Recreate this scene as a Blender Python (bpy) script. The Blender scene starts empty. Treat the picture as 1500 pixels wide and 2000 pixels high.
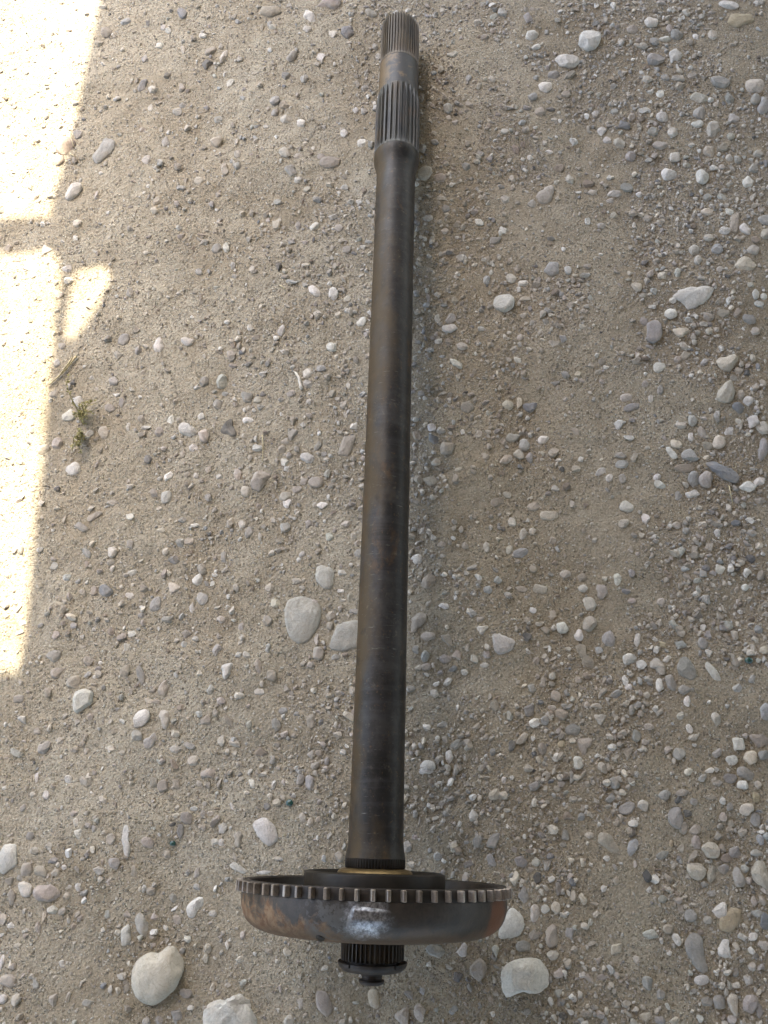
import bpy, bmesh, math, random
import numpy as np
from mathutils import Matrix, Vector

# ------------------------------------------------------------------ camera
sc = bpy.context.scene
CAM = np.array([0.00554, 0.09671, 0.88137])
ROT = np.array([[0.99958559, -0.02735713, 0.00895706],
                [0.02878602, 0.94909571, -0.31366972],
                [0.00008, 0.31379758, 0.9494899]])
FPX, PW, PH = 1510.0, 1500, 2000
cam_d = bpy.data.cameras.new('camera')
cam = bpy.data.objects.new('camera', cam_d)
sc.collection.objects.link(cam)
m = Matrix([list(ROT[i]) + [CAM[i]] for i in range(3)] + [[0, 0, 0, 1]])
cam.matrix_world = m
cam_d.sensor_fit = 'VERTICAL'
cam_d.sensor_height = 24.0
cam_d.lens = 24.0 * FPX / PH
cam_d.clip_start = 0.02
cam_d.clip_end = 500
sc.camera = cam

# ------------------------------------------------------------------ light
SUN_EL, SUN_AZ = 60.0, -12.0          # azimuth measured from +Y, negative = towards -X
az, el = math.radians(SUN_AZ), math.radians(SUN_EL)
SUN = Vector((math.sin(az) * math.cos(el), math.cos(az) * math.cos(el), math.sin(el)))
w = bpy.data.worlds.new('World'); sc.world = w; w.use_nodes = True
nt = w.node_tree
bg = nt.nodes['Background']
sky = nt.nodes.new('ShaderNodeTexSky'); sky.sky_type = 'NISHITA'; sky.sun_disc = False
sky.sun_elevation = el; sky.sun_rotation = az
sky.air_density = 1.0; sky.dust_density = 4.0; sky.ozone_density = 1.0
nt.links.new(sky.outputs[0], bg.inputs[0]); bg.inputs[1].default_value = 0.15
sl = bpy.data.lights.new('sun', 'SUN'); so = bpy.data.objects.new('sun', sl)
sl.energy = 3.2; sl.angle = math.radians(0.53); sl.color = (1.0, 0.89, 0.71)
so.rotation_euler = (-SUN).to_track_quat('-Z', 'Y').to_euler()
sc.collection.objects.link(so)
sc.view_settings.view_transform = 'Standard'; sc.view_settings.look = 'None'
sc.view_settings.exposure = 2.5; sc.view_settings.gamma = 1.0
sc.view_settings.use_curve_mapping = False
sc.cycles.max_bounces = 6; sc.cycles.diffuse_bounces = 4; sc.cycles.glossy_bounces = 3

rng = np.random.default_rng(11)
R = lambda a=0.0, b=1.0: float(rng.uniform(a, b))

# ------------------------------------------------------------------ helpers
def link(o, parent=None):
    sc.collection.objects.link(o)
    if parent is not None: o.parent = parent
    return o
def mesh_obj(name, verts, faces, mat, parent=None, smooth=True):
    me = bpy.data.meshes.new(name)
    me.from_pydata([tuple(v) for v in verts], [], [tuple(f) for f in faces])
    me.update()
    if smooth: me.polygons.foreach_set('use_smooth', [True] * len(me.polygons))
    if mat: me.materials.append(mat)
    return link(bpy.data.objects.new(name, me), parent)
def tri_mesh(name, V, F, mat, tint=None, smooth=True):
    V = np.ascontiguousarray(V, np.float32); F = np.ascontiguousarray(F, np.int32)
    me = bpy.data.meshes.new(name)
    me.vertices.add(len(V)); me.vertices.foreach_set('co', V.ravel())
    k = F.shape[1]
    me.loops.add(F.size); me.loops.foreach_set('vertex_index', F.ravel())
    me.polygons.add(len(F)); me.polygons.foreach_set('loop_start', np.arange(0, F.size, k, dtype=np.int32))
    me.update(calc_edges=True); me.validate()
    me.polygons.foreach_set('use_smooth', np.full(len(me.polygons), smooth))
    if tint is not None:
        a = me.color_attributes.new('tint', 'FLOAT_COLOR', 'POINT')
        c = np.ones((len(V), 4), np.float32); c[:, :3] = tint
        a.data.foreach_set('color', c.ravel())
    me.materials.append(mat)
    if smooth and tint is not None: me.set_sharp_from_angle(angle=math.radians(34))
    return me
def tag(o, label=None, cat=None, group=None, kind=None):
    if label: o['label'] = label
    if cat: o['category'] = cat
    if group: o['group'] = group
    if kind: o['kind'] = kind
    return o
def empty(name, loc=(0, 0, 0)):
    o = bpy.data.objects.new(name, None); o.empty_display_size = 0.02
    o.location = loc
    return link(o)
def px_ground(px, py, z=0.0):
    px = np.asarray(px, float); py = np.asarray(py, float)
    d = np.stack([(px - PW / 2) / FPX, -(py - PH / 2) / FPX, -np.ones_like(px)], -1) @ ROT.T
    t = (z - CAM[2]) / d[..., 2]
    return CAM + d * t[..., None]

# value noise, vectorised
def _h(ix, iy, s):
    n = (ix.astype(np.int64) * 374761393 + iy.astype(np.int64) * 668265263 + s * 974634777) & 0x7fffffff
    n = ((n ^ (n >> 13)) * 1274126177) & 0x7fffffff
    return ((n ^ (n >> 16)) & 0xffff) / 65535.0
def vnoise(x, y, s=0):
    ix, iy = np.floor(x), np.floor(y); fx, fy = x - ix, y - iy
    fx = fx * fx * (3 - 2 * fx); fy = fy * fy * (3 - 2 * fy)
    a, b = _h(ix, iy, s), _h(ix + 1, iy, s); c, d = _h(ix, iy + 1, s), _h(ix + 1, iy + 1, s)
    return (a * (1 - fx) + b * fx) * (1 - fy) + (c * (1 - fx) + d * fx) * fy
def gh(x, y):
    x = np.asarray(x, float); y = np.asarray(y, float)
    h = (vnoise(x / .31, y / .31, 1) - .5) * .010 + (vnoise(x / .09 + 3, y / .09, 2) - .5) * .006
    h = h + (vnoise(x / .034, y / .034, 3) - .5) * .0034 + (vnoise(x / .013, y / .013, 4) - .5) * .0018
    lim = np.clip(1.2 - np.maximum(np.abs(x), np.abs(y - .6)) * .25, .3, 1)
    dip = .006 * np.exp(-((x / .06) ** 2 + ((y - 1.12) / .1) ** 2)) + .004 * np.exp(-((x / .14) ** 2 + (y / .05) ** 2))
    return h * lim - dip

# ------------------------------------------------------------------ materials
def new_mat(name):
    mt = bpy.data.materials.new(name); mt.use_nodes = True
    n = mt.node_tree
    return mt, n, n.nodes['Principled BSDF']
class NB:
    def __init__(s, n): s.n = n
    def node(s, t, **kw):
        o = s.n.nodes.new(t)
        for k, v in kw.items(): setattr(o, k, v)
        return o
    def lk(s, a, b): s.n.links.new(a, b)
    def noise(s, vec, scale, detail=4, rough=.55, dist=0):
        o = s.node('ShaderNodeTexNoise'); o.inputs['Scale'].default_value = scale
        o.inputs['Detail'].default_value = detail; o.inputs['Roughness'].default_value = rough
        o.inputs['Distortion'].default_value = dist
        if vec is not None: s.lk(vec, o.inputs['Vector'])
        return o.outputs[0]
    def ramp(s, fac, p0, p1, c0=(0, 0, 0), c1=(1, 1, 1)):
        o = s.node('ShaderNodeValToRGB'); e = o.color_ramp.elements
        e[0].position, e[1].position = p0, p1
        e[0].color, e[1].color = (*c0, 1), (*c1, 1)
        s.lk(fac, o.inputs[0]); return o.outputs[0]
    def mix(s, fac, a, b, mode='MIX'):
        o = s.node('ShaderNodeMix', data_type='RGBA', blend_type=mode)
        for i, v in ((0, fac), (6, a), (7, b)):
            if hasattr(v, 'links'): s.lk(v, o.inputs[i])
            elif i == 0: o.inputs[0].default_value = v
            else: o.inputs[i].default_value = (*v, 1)
        return o.outputs[2]
    def math(s, op, a, b=0.0, clamp=False):
        o = s.node('ShaderNodeMath', operation=op, use_clamp=clamp)
        for i, v in ((0, a), (1, b)):
            if hasattr(v, 'links'): s.lk(v, o.inputs[i])
            else: o.inputs[i].default_value = v
        return o.outputs[0]
    def bump(s, hgt, strength, dist, prev=None):
        o = s.node('ShaderNodeBump'); o.inputs['Strength'].default_value = strength
        o.inputs['Distance'].default_value = dist; s.lk(hgt, o.inputs['Height'])
        if prev is not None: s.lk(prev, o.inputs['Normal'])
        return o.outputs[0]
    def coord(s, kind='Object'):
        return s.node('ShaderNodeTexCoord').outputs[kind]
    def mapping(s, vec, scale):
        o = s.node('ShaderNodeMapping'); o.inputs['Scale'].default_value = scale
        s.lk(vec, o.inputs['Vector']); return o.outputs[0]

def mat_ground():
    mt, n, p = new_mat('packed_dirt'); b = NB(n); v = b.coord()
    big = b.ramp(b.noise(v, 5.5, 6, .62, .4), .38, .58)
    c = b.mix(big, (.312, .265, .188), (.418, .376, .290))
    mid = b.ramp(b.noise(v, 26, 6, .65), .35, .7)
    c = b.mix(b.math('MULTIPLY', mid, .45), c, (.432, .386, .302))
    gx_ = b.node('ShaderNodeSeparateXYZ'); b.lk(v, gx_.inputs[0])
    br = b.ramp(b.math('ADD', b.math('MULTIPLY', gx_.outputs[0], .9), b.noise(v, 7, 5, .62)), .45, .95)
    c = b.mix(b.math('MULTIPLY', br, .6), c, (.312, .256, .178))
    gr = b.ramp(b.noise(v, 9, 5, .62), .34, .58)     # where loose grit lies
    def chips(scale, lo, hi, cols):
        vo = b.node('ShaderNodeTexVoronoi'); vo.inputs['Scale'].default_value = scale
        w2 = b.node('ShaderNodeVectorMath', operation='ADD'); b.lk(v, w2.inputs[0])
        nz = b.node('ShaderNodeTexNoise'); nz.inputs['Scale'].default_value = scale * 1.4; b.lk(v, nz.inputs['Vector'])
        sc_ = b.node('ShaderNodeVectorMath', operation='SCALE'); b.lk(nz.outputs['Color'], sc_.inputs[0]); sc_.inputs['Scale'].default_value = .55 / scale
        b.lk(sc_.outputs[0], w2.inputs[1]); b.lk(w2.outputs[0], vo.inputs['Vector'])
        sep = b.node('ShaderNodeSeparateColor'); b.lk(vo.outputs['Color'], sep.inputs[0])
        inside = b.ramp(vo.outputs['Distance'], lo, hi, (1, 1, 1), (0, 0, 0))
        pick = b.ramp(sep.outputs[0], .50, .56)
        cr = b.node('ShaderNodeValToRGB'); cr.color_ramp.interpolation = 'CONSTANT'
        e = cr.color_ramp.elements
        e[0].position, e[0].color = 0, (*cols[0], 1); e[1].position, e[1].color = 1 / len(cols), (*cols[1], 1)
        for i in range(2, len(cols)):
            q = e.new(i / len(cols)); q.color = (*cols[i], 1)
        b.lk(sep.outputs[1], cr.inputs[0])
        return b.math('MULTIPLY', b.math('MULTIPLY', inside, pick), b.math('ADD', b.math('MULTIPLY', gr, .75), .2)), cr.outputs[0], inside
    k1, c1, i1 = chips(250, .30, .44, [(.50, .455, .35), (.34, .32, .27), (.58, .55, .47), (.25, .21, .15), (.45, .40, .28)])
    k2, c2, i2 = chips(560, .32, .5, [(.55, .505, .40), (.30, .265, .20), (.61, .575, .48), (.21, .172, .12), (.43, .37, .25)])
    c = b.mix(k2, c, c2); c = b.mix(k1, c, c1)
    sp = b.ramp(b.noise(v, 420, 3, .75), .34, .66, (.70, .66, .60), (1.2, 1.2, 1.19))
    c = b.mix(.85, c, sp, 'MULTIPLY')
    b.lk(c, p.inputs['Base Color']); p.inputs['Roughness'].default_value = .95
    p.inputs['Specular IOR Level'].default_value = .2
    hh = b.math('ADD', b.math('MULTIPLY', b.noise(v, 260, 4, .65), .8), b.math('ADD', b.math('MULTIPLY', k1, 1.1), b.math('MULTIPLY', k2, .6)))
    nn = b.bump(hh, 1.0, .0026)
    nn = b.bump(b.noise(v, 900, 2, .6), .6, .0007, nn)
    b.lk(nn, p.inputs['Normal'])
    return mt
def mat_stone():
    mt, n, p = new_mat('river_stone'); b = NB(n); v = b.coord()
    at = b.node('ShaderNodeAttribute', attribute_name='tint').outputs['Color']
    m1 = b.ramp(b.noise(v, 75, 5, .6, .4), .3, .72, (.80, .78, .75), (1.16, 1.16, 1.17))
    c = b.mix(.9, at, m1, 'MULTIPLY')
    m2 = b.ramp(b.noise(v, 480, 3, .7), .3, .7, (.84, .83, .82), (1.12, 1.12, 1.12))
    c = b.mix(.8, c, m2, 'MULTIPLY')
    pit = b.ramp(b.noise(v, 210, 4, .55), .66, .74)
    c = b.mix(b.math('MULTIPLY', pit, .38), c, (.17, .14, .105))
    st = b.ramp(b.noise(v, 34, 6, .7, .8), .56, .64)
    c = b.mix(b.math('MULTIPLY', st, .35), c, (.30, .235, .155))
    ve = b.ramp(b.math('ABSOLUTE', b.math('SUBTRACT', b.noise(v, 48, 4, .6, 1.2), .5)), .0, .018, (1, 1, 1), (0, 0, 0))
    c = b.mix(b.math('MULTIPLY', ve, .30), c, (.17, .15, .125))
    dust = b.ramp(b.noise(v, 38, 5, .6), .45, .68)
    c = b.mix(b.math('MULTIPLY', dust, .42), c, (.36, .30, .225))
    b.lk(c, p.inputs['Base Color']); p.inputs['Roughness'].default_value = .82
    p.inputs['Specular IOR Level'].default_value = .3
    nn = b.bump(b.noise(v, 120, 7, .68), .9, .0026)
    nn = b.bump(b.noise(v, 700, 3, .6), .35, .0005, nn)
    b.lk(nn, p.inputs['Normal'])
    return mt
def plain(name, col, rough=.6, metal=0.0, nscale=120, var=.35, bump=.3):
    mt, n, p = new_mat(name); b = NB(n); v = b.coord()
    k = b.ramp(b.noise(v, nscale, 5, .6), .3, .7, (1 - var,) * 3, (1 + var,) * 3)
    oi = b.node('ShaderNodeObjectInfo').outputs['Random']
    k = b.mix(.8, k, b.ramp(oi, 0, 1, (.62, .56, .50), (1.3, 1.28, 1.25)), 'MULTIPLY') if name == 'worn_tooth_steel' else k
    b.lk(b.mix(1.0, col, k, 'MULTIPLY'), p.inputs['Base Color'])
    p.inputs['Roughness'].default_value = rough; p.inputs['Metallic'].default_value = metal
    b.lk(b.bump(b.noise(v, nscale * 3, 4, .6), bump, .0006), p.inputs['Normal'])
    return mt

def mat_shaft():
    # oiled dark steel with brown oxide and a painted ground reflection; lathe marks run round the shaft (local z is the axis)
    mt, n, p = new_mat('oxidised_shaft_steel'); b = NB(n); v = b.coord()
    ringv = b.mapping(v, (14, 14, 190)); bandv = b.mapping(v, (3, 3, 16))
    rings = b.noise(ringv, 1.0, 5, .6); band = b.noise(bandv, 1.0, 4, .6)
    c = b.mix(b.ramp(band, .35, .68), (.009, .009, .0095), (.024, .024, .025))
    c = b.mix(b.math('MULTIPLY', b.ramp(rings, .50, .66), .45), c, (.040, .040, .043))
    pl = b.ramp(b.noise(b.mapping(v, (34, 34, 26)), 1.0, 8, .75), .46, .60)
    c = b.mix(b.math('MULTIPLY', pl, .55), c, (.050, .048, .046))
    sx = b.node('ShaderNodeSeparateXYZ'); b.lk(v, sx.inputs[0])
    ox = b.math('ADD', b.noise(b.mapping(v, (20, 20, 9)), 1.0, 5, .65), b.math('MULTIPLY', sx.outputs[0], -6.5))  # oxide, plus the lit ground's brown reflection painted on the -x side
    ox_refl = b.ramp(ox, .50, .68)
    c = b.mix(b.math('MULTIPLY', ox_refl, .75), c, (.068, .047, .023))
    pat = b.ramp(b.noise(b.mapping(v, (26, 26, 16)), 1.0, 8, .7, .3), .58, .64)
    c = b.mix(b.math('MULTIPLY', pat, .55), c, (.075, .042, .020))
    spk = b.ramp(b.noise(b.mapping(v, (260, 260, 200)), 1.0, 4, .7), .60, .68)
    c = b.mix(b.math('MULTIPLY', spk, .6), c, (.095, .055, .026))
    sc1 = b.ramp(b.noise(b.mapping(v, (60, 60, 700)), 1.0, 3, .7), .66, .72)
    c = b.mix(b.math('MULTIPLY', sc1, .8), c, (.13, .125, .115))
    dst = b.ramp(b.noise(v, 120, 5, .7), .60, .74)
    c = b.mix(b.math('MULTIPLY', dst, .34), c, (.22, .19, .135))
    dk = b.ramp(b.noise(v, 60, 4, .6), .60, .70)
    c = b.mix(b.math('MULTIPLY', dk, .5), c, (.008, .008, .008))
    b.lk(c, p.inputs['Base Color'])
    p.inputs['Metallic'].default_value = .25; p.inputs['Specular IOR Level'].default_value = .36; p.inputs['Specular Tint'].default_value = (1, .93, .80, 1)
    r = b.math('ADD', b.math('MULTIPLY', rings, .22), .34)
    b.lk(b.math('ADD', r, b.math('MULTIPLY', ox_refl, .18)), p.inputs['Roughness'])
    nn = b.bump(rings, .14, .0005); nn = b.bump(b.noise(v, 240, 5, .7), .3, .0006, nn)
    b.lk(nn, p.inputs['Normal'])
    return mt
def mat_spline(name, c0, c1):
    mt, n, p = new_mat(name); b = NB(n); v = b.coord()
    geo = b.node('ShaderNodeNewGeometry').outputs['Pointiness']
    a = b.noise(b.mapping(v, (70, 70, 18)), 1.0, 5, .6)
    c = b.mix(b.ramp(a, .32, .68), c0, c1)
    rust = b.ramp(b.noise(v, 30, 4, .6), .48, .66)
    c = b.mix(b.math('MULTIPLY', rust, .5), c, (.09, .056, .026))
    b.lk(c, p.inputs['Base Color']); p.inputs['Metallic'].default_value = .3
    p.inputs['Roughness'].default_value = .5
    b.lk(b.bump(b.noise(v, 400, 4, .6), .3, .0006), p.inputs['Normal'])
    return mt
def mat_drum():
    # local x across, local z along the axis: black grease near the teeth, orange rust near the rounded edge
    mt, n, p = new_mat('rusted_drum_steel'); b = NB(n); v = b.coord()
    sx = b.node('ShaderNodeSeparateXYZ'); b.lk(v, sx.inputs[0])
    X, Z = sx.outputs[0], sx.outputs[2]
    n1 = b.noise(v, 34, 8, .7, .5); n2 = b.noise(v, 120, 8, .75, .4); n3 = b.noise(v, 330, 5, .75)
    c = b.mix(b.ramp(n2, .35, .65), (.016, .013, .010), (.042, .032, .024))
    # rust grows on the rounded corner and on the side the weather reached (-x)
    lo = b.math('MULTIPLY', b.math('ADD', Z, .028), -14.0)
    lf = b.math('MULTIPLY', b.math('ADD', X, .03), -3.6)
    k = b.math('ADD', b.math('ADD', lo, lf), n1)
    rm = b.ramp(k, .54, .64)
    rust = b.mix(b.ramp(n2, .40, .58), (.125, .058, .024), (.225, .150, .085))
    rust = b.mix(b.ramp(n3, .62, .75), rust, (.085, .038, .017))
    c = b.mix(b.math('MULTIPLY', rm, .9), c, rust)
    brown = b.ramp(b.math('ADD', b.math('MULTIPLY', b.math('ADD', Z, .030), -30.0), n1), .46, .62)
    c = b.mix(b.math('MULTIPLY', brown, .6), c, (.085, .052, .027))
    # the round orange spot on the far side
    def spot(cx, cy, cz, r, soft):
        d = b.node('ShaderNodeVectorMath', operation='DISTANCE'); b.lk(v, d.inputs[0]); d.inputs[1].default_value = (cx, cy, cz)
        dd = b.math('ADD', d.outputs['Value'], b.math('MULTIPLY', b.math('SUBTRACT', n1, .5), r * .9))
        return b.ramp(dd, r - soft, r, (1, 1, 1), (0, 0, 0))
    def spotd(cx, cy, cz):
        d = b.node('ShaderNodeVectorMath', operation='DISTANCE'); b.lk(v, d.inputs[0]); d.inputs[1].default_value = (cx, cy, cz)
        return d.outputs['Value']
    s1 = spot(.1035, -.052, -.024, .021, .006)
    c = b.mix(b.math('MULTIPLY', s1, .85), c, (.14, .046, .016))
    c = b.mix(b.math('MULTIPLY', spot(.111, -.044, -.026, .006, .003), .8), c, (.20, .14, .10))
    # scuffed bare grey metal left of the bright boss
    gm = b.math('MULTIPLY', spot(-.035, -.108, -.024, .026, .012), b.ramp(b.noise(v, 85, 8, .75), .49, .54))
    c = b.mix(b.math('MULTIPLY', gm, .75), c, (.125, .122, .115))
    bz = b.math('ADD', spotd(-.004, -.1165, -.0205), b.math('MULTIPLY', b.math('SUBTRACT', n2, .5), .030))
    bare_glint = b.ramp(bz, .008, .020, (1, 1, 1), (0, 0, 0))  # bare steel, with its sky highlight painted brighter towards the middle
    c = b.mix(bare_glint, c, b.mix(b.ramp(n3, .40, .60), (.14, .14, .146), (.42, .43, .455)))
    b.lk(c, p.inputs['Base Color'])
    b.lk(b.math('MAXIMUM', b.math('MULTIPLY', gm, .5), b.math('MULTIPLY', bare_glint, .75)), p.inputs['Metallic'])
    r = b.math('ADD', b.math('MULTIPLY', rm, .3), .46)
    r = b.math('SUBTRACT', r, b.math('MULTIPLY', bare_glint, .14))
    b.lk(r, p.inputs['Roughness'])
    nn = b.bump(n2, .35, .0012); nn = b.bump(n3, .3, .0005, nn)
    b.lk(nn, p.inputs['Normal'])
    return mt
M_ground, M_stone = mat_ground(), mat_stone()
M_shaft = mat_shaft()
M_sp1 = mat_spline('spline_steel_dusty', (.030, .024, .015), (.095, .072, .040))
M_sp2 = mat_spline('spline_steel_oiled', (.024, .024, .023), (.070, .066, .052))
M_stub = mat_spline('spline_steel_dark', (.045, .043, .040), (.13, .125, .118))
M_groove, _n, _p = new_mat('rusty_groove'); _b = NB(_n); _v = _b.coord()
_sx = _b.node('ShaderNodeSeparateXYZ'); _b.lk(_v, _sx.inputs[0])
_k = _b.math('ADD', _b.noise(_v, 55, 5, .6), _b.math('MULTIPLY', _sx.outputs[0], -7.0))
_c = _b.mix(_b.ramp(_k, .50, .60), (.026, .024, .022), (.125, .084, .040))
_c = _b.mix(_b.math('MULTIPLY', _b.ramp(_b.noise(_v, 160, 5, .65), .5, .7), .5), _c, (.06, .043, .025))
_b.lk(_c, _p.inputs['Base Color']); _p.inputs['Roughness'].default_value = .5; _p.inputs['Metallic'].default_value = .2
_b.lk(_b.bump(_b.noise(_v, 400, 4, .6), .3, .0006), _p.inputs['Normal'])
M_drum = mat_drum()
M_ring = plain('greasy_ring_steel', (.024, .019, .015), .5, .3, 90, .6)
M_tooth = plain('worn_tooth_steel', (.24, .215, .19), .36, .6, 150, .65)
M_hub = plain('black_hub_steel', (.014, .011, .0075), .5, .3, 70, .5)
M_brass = plain('dull_brass', (.165, .115, .05), .42, .7, 80, .45)
M_wash = plain('dark_washer_steel', (.034, .027, .022), .55, .3, 100, .5)
M_glass, _n, _p = new_mat('green_glass')
_p.inputs['Base Color'].default_value = (.014, .055, .042, 1); _p.inputs['Roughness'].default_value = .3
_p.inputs['Coat Weight'].default_value = .4
_b = NB(_n); _b.lk(_b.bump(_b.noise(_b.coord(), 300, 3, .6), .3, .0006), _p.inputs['Normal'])
M_leaf = plain('weed_leaf', (.29, .265, .105), .7, 0, 200, .5)
M_stem = plain('weed_stem', (.24, .20, .085), .7, 0, 200, .4)
M_straw = plain('dry_straw', (.50, .42, .25), .75, 0, 200, .3)
M_shade_sheet = plain('shade_sheet_grey', (.20, .19, .175), .7, 0, 4, .25)
M_post = plain('grey_timber', (.22, .19, .155), .8, 0, 20, .4)

# ------------------------------------------------------------------ ground
def axis_pts(a, b, step, far):
    fine = np.arange(a, b + step / 2, step)
    g = []; d = step
    x = 0.0
    while x < far:
        d = min(d * 1.35, 6.0); x += d; g.append(x)
    g = np.array(g)
    return np.concatenate([(fine[0] - g)[::-1], fine, fine[-1] + g])
gx = axis_pts(-.74, .74, .0036, 60); gy = axis_pts(-.33, 1.50, .0036, 60)
GX, GY = np.meshgrid(gx, gy)
GV = np.stack([GX, GY, gh(GX, GY)], -1).reshape(-1, 3)
ny, nx = GX.shape
idx = np.arange(ny * nx).reshape(ny, nx)
GF = np.stack([idx[:-1, :-1], idx[:-1, 1:], idx[1:, 1:], idx[1:, :-1]], -1).reshape(-1, 4)
tag(link(bpy.data.objects.new('ground', tri_mesh('ground', GV, GF, M_ground))), kind='structure')

# ------------------------------------------------------------------ unseen canopy, added and cut to cast the shade (above and beside the view)
HR = 1.7
def up(px, py, h=HR):
    g = px_ground(px, py); k = h / SUN.z
    return (float(g[0] + SUN.x * k), float(g[1] + SUN.y * k))
def slab(name, outline, z0, z1, mat, parent):
    bm = bmesh.new()
    vs = [bm.verts.new((x, y, z0)) for x, y in outline]
    f = bm.faces.new(vs)
    r = bmesh.ops.extrude_face_region(bm, geom=[f])
    for e in r['geom']:
        if isinstance(e, bmesh.types.BMVert): e.co.z = z1
    bmesh.ops.recalc_face_normals(bm, faces=bm.faces[:])
    me = bpy.data.meshes.new(name); bm.to_mesh(me); bm.free(); me.materials.append(mat)
    return link(bpy.data.objects.new(name, me), parent)
canopy = tag(empty('added_shade_canopy', (2.4, 1.0, 0)), 'added unseen sheet canopy on posts, shaped to shade the gravel from overhead', 'canopy')
cl = Matrix.Translation((-2.4, -1.0, 0))
edge = [up(*q) for q in ((225, -130), (195, 0), (150, 200), (98, 400), (92, 470), (112, 505), (150, 528), (203, 512), (217, 540), (193, 600), (165, 640),
                         (137, 668), (124, 655), (102, 700), (85, 850), (62, 1080), (36, 1312))]
sh = slab('shade_sheet', edge + [up(-2600, 1316), (-2.9, -4.0), (6.2, -4.0), (6.2, 6.0), (edge[0][0] + .9, 6.0)], HR, HR + .012, M_shade_sheet, canopy)
sh.matrix_parent_inverse = cl
bar = slab('shade_batten', [up(130, 440), up(130, 496), up(-900, 508), up(-900, 452)], HR - .03, HR - .002, M_post, canopy); bar.matrix_parent_inverse = cl  # added bar, placed to cast the shadow stripe across the sun patch
lath = slab('shade_lath', [up(112, 505), up(128, 500), up(150, 528), up(140, 585), up(128, 660), up(105, 700), up(106, 640), up(122, 560)], HR - .02, HR - .003, M_shade_sheet, canopy)  # added strip, shaped to shade the gap between two sun patches
lath.matrix_parent_inverse = cl
for x, y in ((6.0, -3.8), (6.0, 5.8), (1.6, -3.8), (1.6, 5.8), (-2.4, -3.8)):  # added supports for the unseen canopy
    ps = slab('post', [(x - .05, y - .05), (x + .05, y - .05), (x + .05, y + .05), (x - .05, y + .05)], -.02, HR - .004, M_post, canopy)
    ps.matrix_parent_inverse = cl

# ------------------------------------------------------------------ axle
AC = Vector((0, 0, .12137)); AA = Vector((0, .99630618, -.08587197)); AB = Vector((0, .08587197, .99630618))
axle = tag(empty('axle_shaft'), 'long dark rusty steel axle shaft with splined ends and a toothed drum', 'axle')
axle.matrix_world = Matrix(((1, 0, 0, AC.x), (0, -AB.y, AA.y, AC.y), (0, -AB.z, AA.z, AC.z), (0, 0, 0, 1)))
def lathe(name, prof, mat, parent=axle, seg=96, mod=None, cap0=False, cap1=False, smooth=True):
    V, F = [], []
    th = np.arange(seg) / seg * 2 * math.pi
    for i, (r, t) in enumerate(prof):
        rr = np.full(seg, r) if mod is None else mod(r, t, th)
        V += [(rr[k] * math.cos(th[k]), rr[k] * math.sin(th[k]), t) for k in range(seg)]
    for i in range(len(prof) - 1):
        for k in range(seg):
            a, b_ = i * seg + k, i * seg + (k + 1) % seg
            F.append((a, b_, b_ + seg, a + seg))
    if cap0: F.append(tuple(range(seg - 1, -1, -1)))
    if cap1: F.append(tuple(range((len(prof) - 1) * seg, len(prof) * seg)))
    o = mesh_obj(name, V, F, mat, parent, smooth)
    if smooth:
        o.data.set_sharp_from_angle(angle=math.radians(32))
    return o
def spline_mod(N, depth, fade):
    # seg must be N*6 : two samples on the land, four down the groove
    shape = np.tile(np.array([1, 1, .12, 0, 0, .12]), N)
    def f(r, t, th):
        return r - depth * (1 - shape) * fade(t)
    return f
def ss(x): x = min(1, max(0, x)); return x * x * (3 - 2 * x)
# main shaft, from the flare behind the drum to the upper collar
lathe('shaft_body', [(.0246, .0185), (.0272, .0186), (.0268, .021), (.0258, .026), (.0252, .033), (.02500, .06), (.0250, .3), (.0251, .6), (.0254, .830), (.0258, .847),
                     (.0268, .8535), (.0284, .8595), (.0298, .8650), (.0303, .8695), (.0303, .8735), (.0275, .8736)], M_shaft, seg=112)
lathe('serrated_collar', [(.0240, .0105), (.0268, .0106), (.0272, .012), (.0272, .0184), (.0240, .0185)], M_hub, seg=64 * 6, mod=spline_mod(64, .0012, lambda t: 1.0 if t < .0165 else 0))
N2 = 26
lathe('spline_section', [(.0270, .8737), (.0303, .8738)] + [(.0303, t) for t in np.linspace(.878, .965, 14)] + [(.0301, .972), (.0296, .980), (.0288, .986), (.0285, .9885)],
      M_sp2, seg=N2 * 6, mod=spline_mod(N2, .0040, lambda t: ss((t - .8745) / .009) if t < .95 else 1.0 if t < .974 else ss((.9885 - t) / .0145)))
lathe('groove_band', [(.0270, .9886), (.0283, .9888), (.0280, 1.0), (.0277, 1.03), (.0276, 1.0455), (.0265, 1.0457)], M_groove, seg=96)
N1 = 40
lathe('splined_tip', [(.0262, 1.0458), (.0276, 1.046)] + [(.0276, t) for t in np.linspace(1.05, 1.128, 12)] + [(.0274, 1.1315), (.0262, 1.1345), (.0240, 1.1355), (.016, 1.1358)],
      M_sp1, seg=N1 * 6, mod=spline_mod(N1, .0026, lambda t: ss((t - 1.0465) / .012) if t < 1.126 else 1.0), cap1=True)
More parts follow.
